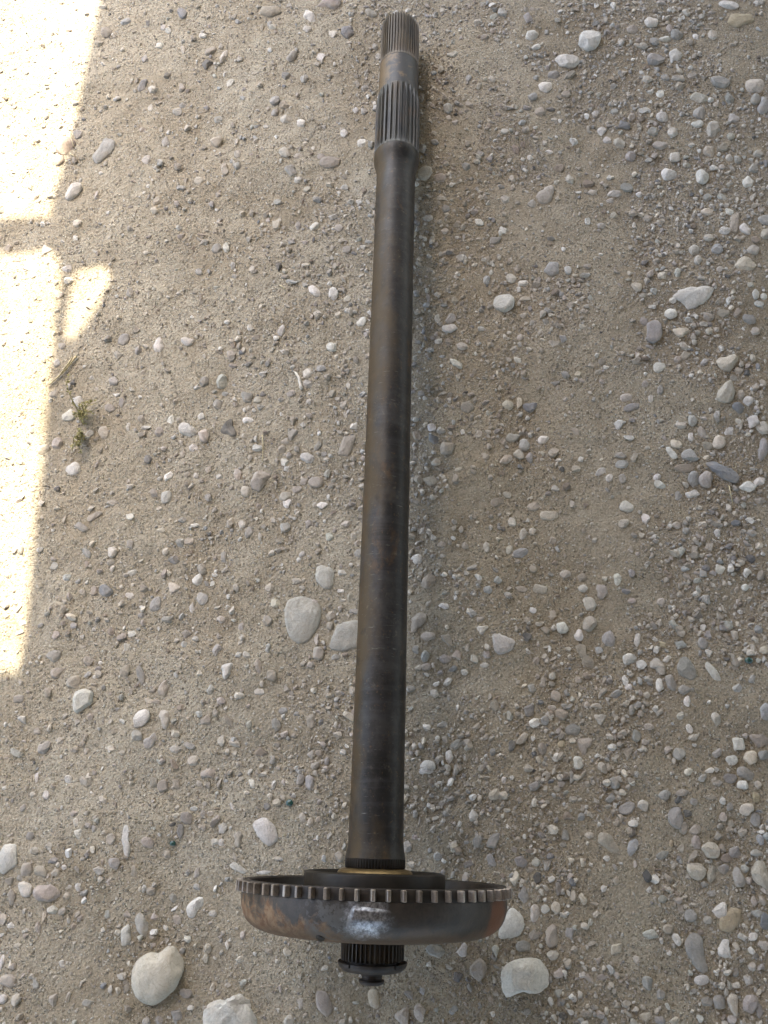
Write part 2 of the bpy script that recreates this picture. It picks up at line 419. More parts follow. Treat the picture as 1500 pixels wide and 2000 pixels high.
# drum
lathe('bronze_ring', [(.020, .0100), (.0262, .0104), (.0300, .0098), (.0326, .0086), (.0336, .0072), (.0336, .004), (.030, .003)], M_brass, seg=96)
lathe('hub_ring', [(.030, -.020), (.030, .0030), (.0345, .0034), (.046, .0030), (.054, .0034), (.0570, .0066), (.0600, .0078), (.0628, .0066), (.0632, .0045), (.0632, -.024), (.060, -.030)], M_hub, seg=112)
drum = lathe('drum', [(.060, -.0335), (.085, -.0345), (.100, -.031), (.1075, -.024), (.1095, -.012), (.1100, -.0015), (.1112, -.0004), (.1140, -.0006), (.1155, -.0040), (.1160, -.0092),
                      (.1168, -.0098), (.1166, -.0165), (.1158, -.0215), (.1140, -.0265), (.1112, -.0310), (.1075, -.0345), (.1030, -.0372), (.0970, -.0392), (.0900, -.0402),
                      (.0700, -.0408), (.0400, -.0412), (.0285, -.0414)], M_drum, seg=192)
ringg = lathe('ring_gear', [(.1150, -.0003), (.1166, -.0006), (.1168, -.0012), (.1168, -.0086), (.1164, -.0094), (.1150, -.0096)], M_ring, seg=192)
NT = 62
hw0, hw1 = .0024, .0013
tv = [(x, r, t) for t in (-.0008, -.0090) for x, r in ((-hw0, .1160), (hw0, .1160), (hw1, .1226), (-hw1, .1226))]
tf = [(0, 1, 2, 3), (7, 6, 5, 4), (0, 4, 5, 1), (1, 5, 6, 2), (2, 6, 7, 3), (3, 7, 4, 0)]
tooth0 = mesh_obj('tooth', [(x, -r, t) for x, r, t in tv], tf, M_tooth, ringg, smooth=False)
bm = bmesh.new(); bm.from_mesh(tooth0.data)
bmesh.ops.recalc_face_normals(bm, faces=bm.faces[:])
bmesh.ops.bevel(bm, geom=bm.edges[:], offset=.00045, segments=1, affect='EDGES'); bm.to_mesh(tooth0.data); bm.free()
for i in range(1, NT):
    o = tooth0.copy(); link(o, ringg); o.rotation_euler = (0, 0, 2 * math.pi * i / NT + R(-.004, .004)); q_ = R(.988, 1.0); o.scale = (R(.85, 1.12), q_, 1)
# raised boss with a painted highlight on the drum side, and the small plug on its rounded corner
PROF = [(.1166, -.0165), (.1158, -.0215), (.1140, -.0265), (.1112, -.0310), (.1075, -.0345)]
PR = [(.1168, -.0098)] + PROF + [(.1030, -.0372)]
def drum_r(t):
    ts = [-p[1] for p in PR]; return float(np.interp(-t, ts, [p[0] for p in PR]))
nu, nv = 40, 24
bv, bf = [], []
for j in range(nv):
    for i in range(nu):
        u, q = i / (nu - 1), j / (nv - 1)
        t = -.0112 - .0215 * q - .003 * u * (1 - q)
        x0 = -.0150 - .0085 * q ** .7; x1 = .0190 + .0075 * q
        x = x0 + (x1 - x0) * u
        e = ss(u / .10) * ss((1 - u) / .45) * ss(q / .16) * ss((1 - q) / .6)
        r = drum_r(t) - .0005 + .0028 * e + .0003 * math.sin(i * 1.7 + j * 2.3) * e
        a = x / r
        bv.append((r * math.sin(a), -r * math.cos(a), t))
for j in range(nv - 1):
    for i in range(nu - 1):
        k = j * nu + i; bf.append((k, k + nu, k + nu + 1, k + 1))
tag(mesh_obj('raised_boss', bv, bf, M_drum, drum), 'scuffed bare steel boss on the drum side, its highlight painted in')
def small_lathe(name, pos, zdir, prof, mat, parent, seg=24):
    z = Vector(zdir).normalized(); x = z.orthogonal().normalized(); y = z.cross(x)
    V, F = [], []
    for r, t in prof:
        for k in range(seg):
            a = 2 * math.pi * k / seg
            V.append(tuple(Vector(pos) + x * (r * math.cos(a)) + y * (r * math.sin(a)) + z * t))
    for i in range(len(prof) - 1):
        for k in range(seg):
            a, b_ = i * seg + k, i * seg + (k + 1) % seg
            F.append((a, b_, b_ + seg, a + seg))
    F.append(tuple(range((len(prof) - 1) * seg, len(prof) * seg)))
    return mesh_obj(name, V, F, mat, parent)
a = -.385
small_lathe('plug', (.1045 * math.sin(a), -.1045 * math.cos(a), -.0355), (math.sin(a) * .6, -math.cos(a) * .6, -.8),
            [(.0036, -.003), (.0036, .0012), (.0030, .0018), (.0012, .0019)], M_hub, drum)
# stub end
N3 = 42
lathe('splined_stub', [(.0262, -.0405)] + [(.0274, t) for t in np.linspace(-.0413, -.0600, 8)] + [(.0268, -.0612), (.0225, -.0614), (.0222, -.0650)],
      M_stub, seg=N3 * 6, mod=spline_mod(N3, .0028, lambda t: 1.0 if t > -.0611 else 0.0))
wv = lathe('lock_washer', [(.012, -.0640), (.0262, -.0640), (.0292, -.0622), (.0300, -.0626), (.0300, -.0640), (.0285, -.0668), (.0255, -.0692), (.0180, -.0702), (.0090, -.0704)], M_wash, seg=72,
           mod=lambda r, t, th: r * (1 + .012 * np.sin(3 * th + .6)))
for a0 in (-2.35, -.75, .9, 2.4):
    tv2 = []
    for t, rr in ((-.0628, .0288), (-.0628, .0312), (-.0652, .0312), (-.0652, .0288)):
        for dth in (-.11, .11): tv2.append((rr * math.cos(a0 + dth), rr * math.sin(a0 + dth), t))
    tb = mesh_obj('tab', tv2, [(0, 1, 3, 2), (2, 3, 5, 4), (4, 5, 7, 6), (6, 7, 1, 0), (0, 2, 4, 6), (1, 7, 5, 3)], M_wash, wv, smooth=False)
lathe('end_nub', [(.0120, -.0700), (.0112, -.0712), (.0092, -.0726), (.0086, -.0745), (.0090, -.0757), (.0108, -.0762), (.0112, -.0772), (.0106, -.0785), (.0084, -.0797), (.004, -.0803), (.0005, -.0804)],
      M_wash, seg=48, cap1=True)
# ------------------------------------------------------------------ stones
TINT = dict(w=(.60, .575, .53), c=(.52, .455, .365), g=(.35, .338, .315), d=(.13, .128, .125), s=(.20, .215, .24), b=(.38, .405, .41), t=(.41, .345, .262),
            r=(.30, .215, .15), p=(.45, .37, .32), m=(.31, .28, .275), y=(.52, .40, .20), k=(.58, .50, .37), v=(.43, .44, .375), l=(.50, .475, .425))
for _k in TINT:
    _c = np.array(TINT[_k]); _l = _c.mean(); TINT[_k] = tuple((_c * .50 + _l * np.array([1.06, 1.0, .865]) * .50) * (1.05 if _l > .45 else .98))
CNAME = dict(w='white', c='cream', g='grey', d='dark grey', s='slate blue', b='pale blue-grey', t='tan', r='brown', p='pinkish', m='mauve-grey', y='yellowish', k='buff', v='greenish-grey', l='pale grey')
# per tile (origin in photograph pixels, 2x zoom): x y w h angle colour shape ; shapes o round, a angular, e long, f flat buried, t triangular, n bean
TILES = {
(0, 0): '''418 128 48 45 0 t o;388 168 40 30 20 t o;493 92 42 36 -20 b a;580 95 32 22 90 d a;715 60 50 38 70 s o;640 113 22 22 0 w o;660 125 28 26 0 w o;790 147 38 26 0 w o
626 183 36 28 0 w a;717 200 40 18 80 c e;822 200 56 34 -40 t o;875 222 62 26 -65 c e;807 250 58 50 0 d a;567 238 34 30 0 g a;655 298 44 26 -45 d a;560 340 62 34 -60 s o
600 355 42 36 0 w a;710 342 40 30 90 t o;897 323 46 34 -40 w a;662 375 30 25 0 t a;692 435 38 36 0 g o;712 410 30 28 0 g o;850 462 38 34 0 b o;590 423 34 26 80 c a
250 560 84 72 -40 r o;297 518 45 45 0 g a;225 622 56 44 -30 r o;287 750 82 46 -45 w o;305 877 46 36 20 c o;295 935 28 24 0 w a;183 980 46 40 0 w a;30 968 36 34 0 t a;845 553 54 50 0 t o
930 605 38 34 90 t o;880 667 54 28 80 t e;928 656 34 34 0 g a;783 713 50 42 0 c a;648 555 46 34 90 g f;575 628 42 40 0 w a;620 790 46 32 -60 c o;604 826 36 30 0 c o
853 765 26 26 0 t o;1058 50 86 42 -5 t f;1285 18 92 54 15 p a;1213 75 70 44 65 w a;1205 122 40 30 0 w a;1300 137 46 38 0 c a;1358 130 52 50 0 s f;1140 228 60 38 -45 g o
1255 225 40 40 0 w a;1115 302 44 34 0 s a;1188 312 38 34 90 b o;1075 400 42 40 0 g o;1112 415 40 36 0 t o;1072 442 34 32 0 g o;1122 473 66 38 10 c o;1180 490 40 40 0 w a
1050 427 22 18 90 t o;1117 605 52 50 0 c a;1165 618 40 24 0 c o;1138 677 52 50 0 g a;1290 640 84 44 0 p f;1417 572 44 44 0 w o;1450 578 40 26 90 g o;1255 618 30 28 0 m o
1166 710 34 26 -20 w a;1345 530 36 30 90 w o;1230 890 46 38 -30 w o;1166 888 40 24 90 g o;1085 882 54 38 -60 c a;1325 895 36 30 0 p f;852 975 50 46 0 g o;885 972 46 28 95 w o
1355 978 34 34 0 m o;1465 170 34 28 90 g o;1478 205 34 24 90 c o;1427 342 34 30 0 g o;1392 440 30 30 0 w a;1422 442 34 32 0 g o;700 895 34 24 60 g o;18 475 38 32 0 w o;45 190 34 22 20 t o
140 622 32 24 10 t a;1085 795 34 26 0 g o;1200 745 34 26 0 c o;1305 850 40 28 -20 g a;425 1060 20 16 0 w o;1450 45 50 30 10 v f''',
(750, 0): '''463 47 38 34 0 g o;580 135 64 48 -45 w t;592 185 42 32 -15 w a;800 165 92 88 60 w o;713 243 102 56 5 w n;664 290 54 44 -50 g a;720 297 72 22 -38 t e;630 342 64 52 25 w a
710 368 36 30 0 t o;580 382 38 36 0 g o;608 445 42 38 0 t o;652 430 40 18 0 d o;250 432 44 38 90 b o;268 212 44 26 0 w o;395 141 34 28 0 t o;423 116 24 24 0 p o;505 92 28 24 0 c a
560 70 46 38 50 m a;1043 88 54 46 0 w o;975 115 58 38 -8 t o;1097 150 56 34 0 w o;1143 132 50 48 -40 g o;1118 105 40 30 90 p o;1222 137 28 28 0 w a;1286 134 44 40 80 c o
1062 230 76 62 -15 v a;1140 215 54 52 0 w f;1350 10 82 36 5 w o;1395 70 104 60 -15 y f;1028 313 46 34 20 c a;1100 305 36 30 0 g o;1148 308 58 32 0 g a;1205 298 50 26 -28 t a
1310 325 78 50 18 g o;1153 340 40 34 60 t o;1082 366 46 36 -30 w a;1230 385 76 48 -12 c o;1452 335 86 70 -10 c a;1350 385 50 34 80 g o;1450 390 56 46 -50 g o;1480 415 74 54 100 g o
1228 450 56 52 80 g o;1220 491 50 34 0 w o;1287 510 86 66 -65 c a;1362 465 62 52 -60 g a;1087 461 52 38 10 w o;905 431 36 32 0 g o;832 437 40 36 80 c a;937 487 52 36 0 s a
855 505 44 38 -45 w a;875 545 38 36 0 w a;920 558 50 38 30 c o;742 552 36 34 0 w a;1128 520 44 40 0 w o;1050 520 42 38 0 g a;1080 566 64 34 6 p o;1268 594 68 56 -25 c a
1325 580 58 32 -15 t o;1200 570 30 22 0 w a;1140 612 62 46 -40 w a;1348 620 34 30 90 c o;1378 626 34 34 0 g o;1115 679 60 54 0 w o;1240 694 56 54 90 w o;1420 710 58 52 10 w a
1440 663 42 38 0 g o;965 608 42 40 0 m o;685 657 52 32 -15 r o;645 592 30 20 0 w a;573 618 28 22 0 w o;515 585 50 34 100 r a;543 570 30 22 90 r a;470 520 32 24 0 w o
630 758 90 66 -50 c f;580 795 40 34 0 g o;675 710 26 22 -40 w a;800 715 50 32 -15 r o;815 748 38 26 0 c o;900 752 62 32 5 w o;950 730 52 34 10 g o;725 700 44 36 90 c a
160 690 64 48 -40 c f;218 708 50 34 0 p f;474 780 46 36 -20 c a;318 660 40 36 0 g a;330 310 36 28 90 g o;1265 826 56 36 0 k o;1350 830 34 32 0 w a;1370 870 84 42 -75 t f
1410 897 58 38 40 w o;1328 770 56 30 22 v a;1265 767 34 28 0 g o;1490 860 70 52 -10 g a;1440 975 56 44 10 c o;1490 915 52 48 0 t o;1450 940 36 30 0 r o;1265 932 40 30 0 c o
1328 905 46 30 0 w o;1300 975 46 40 0 b o;1215 978 52 42 0 c o;465 900 46 36 -40 w a;435 940 54 38 -25 g a;372 868 42 34 30 w a;175 860 46 28 0 c o;237 905 30 26 0 c o
240 820 36 32 90 g o;850 880 34 28 0 g o;795 866 32 28 90 w o;1030 850 36 30 0 t o;900 840 34 30 -20 c a;1350 540 34 28 0 c o;1460 605 44 34 0 t o;1320 655 30 26 0 c o;1110 780 26 22 0 t o
762 585 24 20 90 t o;1000 755 30 24 0 w o;885 782 34 24 0 c o;1275 397 28 24 0 w o;1295 412 24 22 0 c o;150 595 40 34 70 g o;197 567 32 26 20 g o;195 530 26 22 0 c o;330 415 40 26 30 t a''',
(0, 500): '''1227 140 72 34 40 w o;1190 118 32 28 0 g o;1303 153 54 38 90 w o;1357 168 30 28 0 c o;1412 260 46 34 -45 w o;1288 112 22 18 0 w o;510 148 40 30 90 g o;627 357 72 54 80 w t
733 340 62 36 -5 w a;463 392 42 36 10 g a;487 330 56 40 -50 g f;545 375 36 30 90 g o;905 389 52 36 90 p o;911 431 34 22 0 p o;981 288 28 26 -20 w o;1101 300 48 32 95 w a;1298 361 46 40 20 w o
863 490 66 50 80 v o;800 498 46 36 -70 s o;1205 466 46 42 0 w o;1255 447 42 26 5 b o;1203 507 42 34 20 g o;300 568 74 56 15 w a;272 622 62 50 -20 w a;445 490 46 38 30 g o
215 545 42 30 -10 t o;350 697 40 28 -25 w o;405 690 50 40 80 c f;222 730 58 50 90 p a;168 750 56 50 -45 t o;284 832 62 48 -30 w n;737 682 80 54 20 w n;672 645 40 30 -40 w o
785 628 36 32 0 w a;625 690 40 36 90 p o;555 640 38 28 90 p o;505 670 36 20 100 w a;798 706 56 44 80 p o;853 580 48 46 0 g a;895 677 92 62 10 d a;965 556 52 38 10 g a;1010 563 36 30 0 c a
967 645 52 26 5 w o;1142 700 50 32 -60 g a;1115 727 34 26 0 c o;1005 752 44 40 0 w a;758 753 44 32 40 w o;580 793 42 36 -60 s a;715 772 38 20 95 t o;660 862 42 36 -30 w a
1025 873 112 78 -45 p n;962 922 56 42 60 c a;930 855 50 34 85 p f;1202 790 60 40 20 w o;1112 808 40 32 20 w o;1118 835 30 26 0 w a;1235 885 62 44 10 p o;1187 880 36 32 0 p f
1115 940 52 42 -20 c o;1122 966 42 38 -40 w o;1160 912 44 26 -15 p o;1258 972 48 34 0 w a;650 942 56 46 -60 v a;600 926 44 32 80 m a;625 985 36 16 0 c o;442 960 56 34 -15 c a
1383 667 36 34 -20 w a;1355 742 96 48 -70 t f;1210 572 30 26 90 c a;1100 565 26 22 0 g o;1185 662 26 24 -40 w a;855 863 30 24 0 w o;815 835 30 24 -20 t a;130 45 84 50 0 w a;265 55 42 40 0 w o
272 100 38 30 0 w o;235 155 38 28 0 c o;245 352 34 30 60 g o;228 425 36 28 80 g o;385 155 30 24 -30 c o;912 45 34 18 90 g e;780 65 32 26 20 g o;920 88 26 24 0 g o;1240 745 40 26 -40 g a
1020 595 30 26 0 g o;1265 775 30 22 0 g o;735 855 28 26 0 t o;765 858 28 24 0 c o;1130 780 26 24 0 g o;430 595 44 34 10 g f;475 575 36 24 90 g f;1050 655 22 20 0 c o;880 540 22 30 90 b o''',
(750, 500): '''467 190 86 76 -10 w o;653 54 60 58 0 b f;497 88 42 42 0 w o;543 108 42 36 -10 w o;718 62 42 30 60 w a;400 95 36 28 90 b o;418 65 28 20 -60 w a;210 244 36 26 90 c o;258 248 48 38 -40 g o
258 284 66 38 -10 w a;305 355 46 38 20 c o;280 425 64 32 45 w a;325 598 54 46 -10 t o;480 588 48 46 0 c o;568 594 62 44 5 s t;660 352 48 40 0 c a;697 330 40 34 40 b a;522 412 32 28 0 w a
984 127 46 38 -10 k o;1085 80 42 32 -10 c o;1142 75 50 26 -75 v o;1225 20 42 32 -55 w o;1415 38 94 60 8 k a;1210 168 170 72 -14 w f;1118 228 50 44 0 w o;1055 140 34 32 0 b a
1050 300 102 58 95 m n;1013 256 42 36 60 m a;1158 297 74 48 -12 k a;1265 236 50 44 30 t a;1325 224 56 32 -5 t o;1380 222 46 30 -65 t o;1425 245 64 42 50 m a;1470 184 46 28 15 w o
1452 150 40 30 80 w o;1342 180 36 18 100 w o;1452 292 38 34 0 c o;1340 422 86 66 -8 c n;1255 416 44 30 -50 g o;1075 435 52 42 -20 w f;1175 388 54 34 -35 t f;1147 405 32 26 0 p o
1335 534 94 82 80 c t;1418 573 46 42 0 w a;1380 597 52 40 45 s o;1390 545 40 30 70 t o;1385 450 36 30 0 c a;1420 458 36 34 0 d a;1368 480 36 26 0 g o;945 552 52 34 -5 c o
972 588 82 30 -18 g o;1043 556 30 26 90 c o;922 657 62 40 -25 w n;1205 641 50 34 95 v o;1160 660 42 32 25 c o;1078 525 40 26 90 g o;1018 503 30 26 -40 g o;185 677 38 32 20 w o
222 688 36 30 10 v o;192 722 52 42 20 s a;242 755 64 60 -45 t o;130 705 46 34 50 t o;200 808 42 30 0 c o;178 882 66 42 5 c o;368 700 42 30 -10 c a;500 712 56 38 -10 g o
548 740 56 48 70 b a;620 720 50 40 0 w a;525 775 50 44 70 c a;475 802 58 32 -25 c o;570 790 46 34 90 g o;745 685 46 28 45 t a;850 845 58 36 -30 w a;925 778 46 26 10 g o
932 812 60 34 -10 b o;978 785 44 30 -65 t o;880 868 34 28 -50 w o;932 870 40 30 90 g o;1122 768 64 30 55 w a;1145 733 52 38 5 k o;1198 775 76 58 20 g a;1175 826 84 36 0 t f
1310 725 64 54 -15 k o;1347 685 40 36 0 w a;1245 690 56 26 55 c f;1200 705 36 28 -70 w a;1320 842 152 58 28 s a;1212 868 64 46 80 g o;1262 872 68 66 0 p o;1080 892 52 32 30 w o
1068 862 34 26 -10 w o;1425 902 84 46 -5 w a;1205 927 62 34 -10 w a;1480 755 96 44 98 g o;1478 670 60 50 60 c o;1440 650 58 54 0 w a;1470 878 56 32 -25 w a;1150 935 40 36 90 g o
950 978 60 44 10 w o;585 978 52 40 -20 c o;445 962 60 34 -12 t o;480 934 36 26 20 c o;668 910 32 28 0 w o;1475 952 50 26 -5 c o;1310 55 30 24 0 c o;1245 55 30 22 10 t o;1430 115 28 22 0 c o
1485 157 28 30 90 w o;1265 740 44 32 30 t o;1190 252 34 26 -10 b o;1268 298 32 26 0 c o;1296 288 30 26 -20 c o;165 195 34 24 -40 b o;145 545 28 22 0 g o;160 562 22 18 20 w o;255 335 36 26 40 t a
770 490 26 24 60 p a;755 465 26 22 0 k a;835 455 32 22 -20 t o;850 415 30 26 0 t f;772 282 26 20 0 c o;275 175 32 30 0 t o;530 325 30 22 -50 p o;790 45 40 24 -20 p o;630 265 30 26 45 g a''',
(0, 1000): '''1335 238 42 30 30 w a;1055 296 42 36 0 c o;1078 356 42 36 0 k o;1285 98 36 34 0 v o;1112 57 54 50 15 g a;1205 46 46 34 95 m a;1383 92 34 30 0 c o;1398 165 42 32 100 g o
1352 45 42 26 0 c o;1162 270 40 26 5 c o;1370 335 48 30 90 v a;1242 553 56 48 80 t o;1240 498 46 38 70 c t;1290 405 54 38 0 t a;1045 425 42 36 50 g o;1060 640 46 42 70 t o
1010 605 62 28 90 t o;946 46 34 30 0 w a;975 77 54 32 -70 g o;1018 100 36 22 80 c o;875 175 52 30 85 m a;790 222 46 38 60 t o;770 262 52 44 90 w o;790 335 56 48 90 g o
750 376 56 28 100 w a;705 120 46 38 20 g o;738 112 42 38 50 t o;680 185 46 34 10 m a;680 292 66 46 35 k t;608 360 66 46 -55 g o;652 415 54 38 -5 g a;730 472 48 38 -25 m a
438 156 46 38 -60 w o;435 195 42 24 -15 t o;410 305 60 50 -10 s o;362 305 42 36 90 t o;263 257 42 32 -15 b o;210 210 34 32 0 w o;515 233 42 32 0 w a;505 325 46 24 5 w a
510 474 38 28 0 w a;495 528 34 28 90 w a;430 467 38 30 100 r o;203 562 76 50 -12 g a;222 625 64 44 -18 t o;343 580 46 42 0 t o;290 668 64 54 -40 t o;323 738 106 86 -65 w n
487 615 66 50 -55 t a;548 635 78 32 80 g f;638 682 92 50 -72 t t;893 622 74 52 -55 w a;848 543 54 38 90 g o;862 740 40 34 0 p o;825 690 50 36 95 g o;553 805 84 66 -30 w o
642 808 80 46 92 c a;538 873 48 42 30 g o;592 890 74 62 -40 g a;170 918 74 54 -48 g a;688 927 60 40 10 c a;740 912 48 26 15 g o;757 972 56 50 90 k a;805 815 50 44 -30 t a
1215 818 58 44 92 t o;937 718 44 34 0 w a;1012 702 44 38 30 w a;865 890 56 38 -60 c a;893 815 62 28 55 t f;1080 830 52 38 60 g f;1022 940 54 40 15 r a;85 435 34 26 0 w o
75 730 46 34 -20 g f;235 895 36 30 90 c o;145 856 30 28 0 c o;370 15 72 26 -30 t e;510 20 36 28 10 w a;760 50 36 18 0 w o;1180 167 30 22 -35 w o;510 128 36 30 90 g f
712 32 36 26 0 g o;630 72 36 20 0 c o;1395 122 30 22 0 t o;1290 445 36 30 60 t o;1310 570 36 30 0 g o;1380 390 34 28 0 g a;1215 595 36 30 0 t o;965 558 34 28 0 c o;1048 532 40 24 100 b o
862 420 36 30 30 c o;855 485 32 26 40 g o;942 448 34 28 90 g o;828 280 34 20 95 w o;648 155 32 28 90 c o;548 402 30 26 0 g o;445 860 30 28 0 t o;508 700 30 20 90 t o;353 800 32 28 0 t o
780 790 30 28 0 b o;975 830 32 26 90 v o;705 765 28 28 0 r o;720 517 30 28 0 b o;945 700 20 20 0 m o;320 60 60 30 30 g f;340 160 48 26 50 b f;1105 775 36 26 -20 b f;1130 635 14 12 0 d o
218 482 38 34 0 p o;286 442 30 26 0 b o;580 737 36 26 0 c o;610 742 34 20 0 t o;338 935 32 26 90 c o;1330 310 30 18 0 w o;1215 945 40 34 60 c a;1245 940 30 24 30 t o;1340 940 26 26 0 w o''',
(750, 1000): '''128 187 50 44 -25 w o;175 273 64 52 -45 t o;130 443 100 66 -58 t n;172 488 60 38 5 c o;245 503 64 42 20 t a;233 368 42 28 10 w a;383 460 56 40 5 w t;443 268 38 34 0 b a
532 160 68 38 -18 b o;585 222 34 32 0 t o;502 40 38 36 0 w a;542 88 46 28 -70 c o;580 75 32 28 90 c a;658 112 34 28 0 c o;490 150 38 28 90 c a;645 15 72 40 0 c f;1020 25 48 38 70 w a
1145 52 42 30 0 c o;935 45 46 34 -30 t o;710 242 46 34 0 c o;780 255 54 40 5 t a;912 262 54 32 92 w o;779 298 38 34 0 w o;855 313 60 56 10 p a;806 364 64 58 80 c a
802 436 66 52 -55 t o;696 452 52 46 40 w o;762 480 48 38 80 w o;875 498 82 72 60 g a;660 400 46 36 -60 t a;785 570 108 62 65 t n;963 575 70 50 5 w a;1005 597 42 38 0 w o
1065 602 76 66 40 c o;1182 613 100 78 55 g o;1118 667 78 52 70 g o;1075 676 56 40 80 w a;1170 695 50 40 0 g o;1180 740 46 28 95 w o;1285 625 96 32 52 w f;1270 548 42 30 80 w a
1163 520 50 44 0 b a;1247 512 50 42 70 m a;1090 517 42 32 40 y a;1313 222 46 40 0 w o;1270 132 50 38 60 t a;1260 218 38 24 0 s o;1085 352 40 34 90 c o;1418 291 32 30 0 w o
1303 82 34 28 80 w o;1467 458 36 34 90 g o;1485 540 40 34 0 k o;622 664 44 28 92 t a;578 692 40 34 80 v a;565 775 54 40 90 g f;690 790 52 48 0 t o;627 815 40 36 90 g o
736 850 64 56 0 g a;835 812 66 42 15 c t;786 915 100 66 85 t t;950 940 66 52 80 t t;984 872 56 42 90 g o;890 920 38 30 0 w o;692 907 32 30 0 y o;617 925 50 36 80 t o
755 980 54 48 90 w o;255 958 64 36 100 w a;170 990 66 40 0 w o;432 755 52 38 90 t f;197 708 40 32 20 c a;290 905 62 38 -20 g f;228 830 44 26 0 g o;1382 905 72 62 50 w a
1465 888 92 68 18 t a;1150 945 52 50 0 g o;1430 960 62 58 20 k a;1355 970 52 44 10 w o;1300 942 44 40 0 m o;1208 879 42 32 10 c a;1190 848 40 26 50 w o;1155 797 32 30 0 c o
1480 950 50 40 0 g a;1485 780 70 44 90 b f;827 757 52 26 5 c a;655 765 34 20 0 c o;720 535 26 24 0 c o;942 658 44 26 80 w a;955 685 34 26 -60 w a;1025 715 28 26 60 c o
558 488 38 34 0 d o;1435 180 44 36 20 d o;1245 48 36 26 0 c o;1180 75 30 28 0 g o;945 310 38 30 0 s o;970 345 36 22 0 p o;990 500 56 24 -80 w f;840 540 36 28 0 b o;905 712 50 30 -25 g o
240 572 50 38 0 p o;285 558 44 46 0 p a;355 572 46 42 60 v a;400 555 42 36 20 p a;272 610 38 28 0 s o;393 597 34 22 0 w o;160 565 46 34 -80 b o;165 605 40 32 0 p o;125 540 34 28 60 g o
135 608 32 26 0 t o;105 690 38 30 0 g o;315 625 30 26 20 w a;595 580 28 24 0 t o;670 720 50 40 60 t o;758 655 32 28 0 t o;790 755 26 24 -60 c o;1035 838 44 30 0 t o;1020 898 32 28 0 c o
1105 265 30 24 0 t o;1185 252 38 22 50 t o;1225 268 30 24 0 v o;1165 320 36 24 0 t o;1250 240 34 30 0 b a;965 240 34 32 20 m a;580 383 34 26 10 w o;375 420 34 28 0 c a;540 300 50 24 10 c f
612 300 54 34 10 c f;405 305 36 32 0 b f;225 130 40 24 -5 t o;318 132 30 28 0 t o;400 140 42 26 90 c o;1470 130 28 34 90 k o;1380 38 44 26 -10 s o;1440 80 50 28 0 g o''',
(0, 1500): '''763 542 100 66 -62 w n;560 607 106 62 72 v a;497 650 94 44 95 w f;930 278 66 42 92 t o;868 232 50 40 100 w a;640 72 54 48 90 t a;813 20 64 52 -10 p o;270 45 38 32 80 w o
182 105 36 30 95 w o;140 40 60 24 95 w a;128 102 24 20 0 w o;405 122 38 28 35 c o;318 250 50 46 -40 w t;437 275 52 44 90 t o;580 290 54 42 30 p f;272 330 42 32 90 w o
303 210 34 24 80 w o;138 322 36 30 0 g o;30 355 124 82 100 w f;107 398 64 52 -70 t o;165 405 62 50 20 t o;100 468 76 58 60 w o;188 482 112 78 10 p o;48 505 66 32 95 t f
210 552 44 38 0 w o;12 595 60 32 90 c o;42 617 36 32 0 w a;220 408 46 34 -20 w a;392 397 48 36 0 g o;450 372 52 48 0 m a;526 401 50 28 92 t o;255 388 26 24 0 w a
308 462 46 26 85 w a;275 465 24 22 0 w o;267 498 32 30 0 t o;653 336 44 30 90 t o;676 503 44 28 85 g o;600 580 44 36 70 p a;693 592 40 34 80 t o;723 882 54 38 12 g o
347 915 54 44 -20 g a;213 900 56 42 -50 t a;37 828 78 62 -30 c a;15 900 44 36 -40 w o;10 760 72 30 100 w a;247 766 38 26 80 w o;145 835 48 28 85 g o;75 692 44 24 -15 c o
152 620 44 28 90 t o;176 575 48 20 100 k a;690 968 46 46 0 b f;575 985 36 34 0 g o;622 985 36 34 0 m o;1265 918 112 60 65 p f;1175 922 50 28 92 c a;1460 905 82 42 80 k f
1130 985 50 40 90 c o;942 745 46 34 -45 c a;802 745 38 26 95 c o;888 690 44 26 90 w a;1122 718 38 32 40 c o;768 465 32 28 0 g o;770 410 50 24 -70 g f;932 390 74 30 25 w f
1030 408 64 14 -5 w f;730 195 56 46 60 m f;705 248 62 28 95 m f;1212 58 66 44 80 m o;1172 52 60 34 95 m o;1180 200 50 32 75 c o;1040 150 36 30 0 s o;830 570 34 28 0 w o
985 60 42 26 60 w a;290 615 32 24 90 r o;500 855 44 26 90 t f;80 430 30 26 0 g o;195 305 34 28 90 c o;598 690 26 20 0 t o;465 640 30 24 0 c o;500 570 32 28 0 p o;425 570 34 22 90 b f
688 62 50 36 60 t f;600 55 40 36 80 t f;795 180 34 24 95 m o;820 178 32 24 0 c o;840 290 34 30 0 w o;865 292 32 24 90 w o;880 50 22 16 0 b o;800 140 20 20 0 g o;190 420 24 20 0 c o
1210 215 44 30 100 c o;1240 200 30 24 60 t o;905 150 36 14 70 w f;757 160 36 20 -10 b o;690 185 28 22 -20 k o;118 265 36 34 0 g f;90 155 36 20 -60 m o;370 235 30 22 90 g o;430 440 34 18 95 p o''',
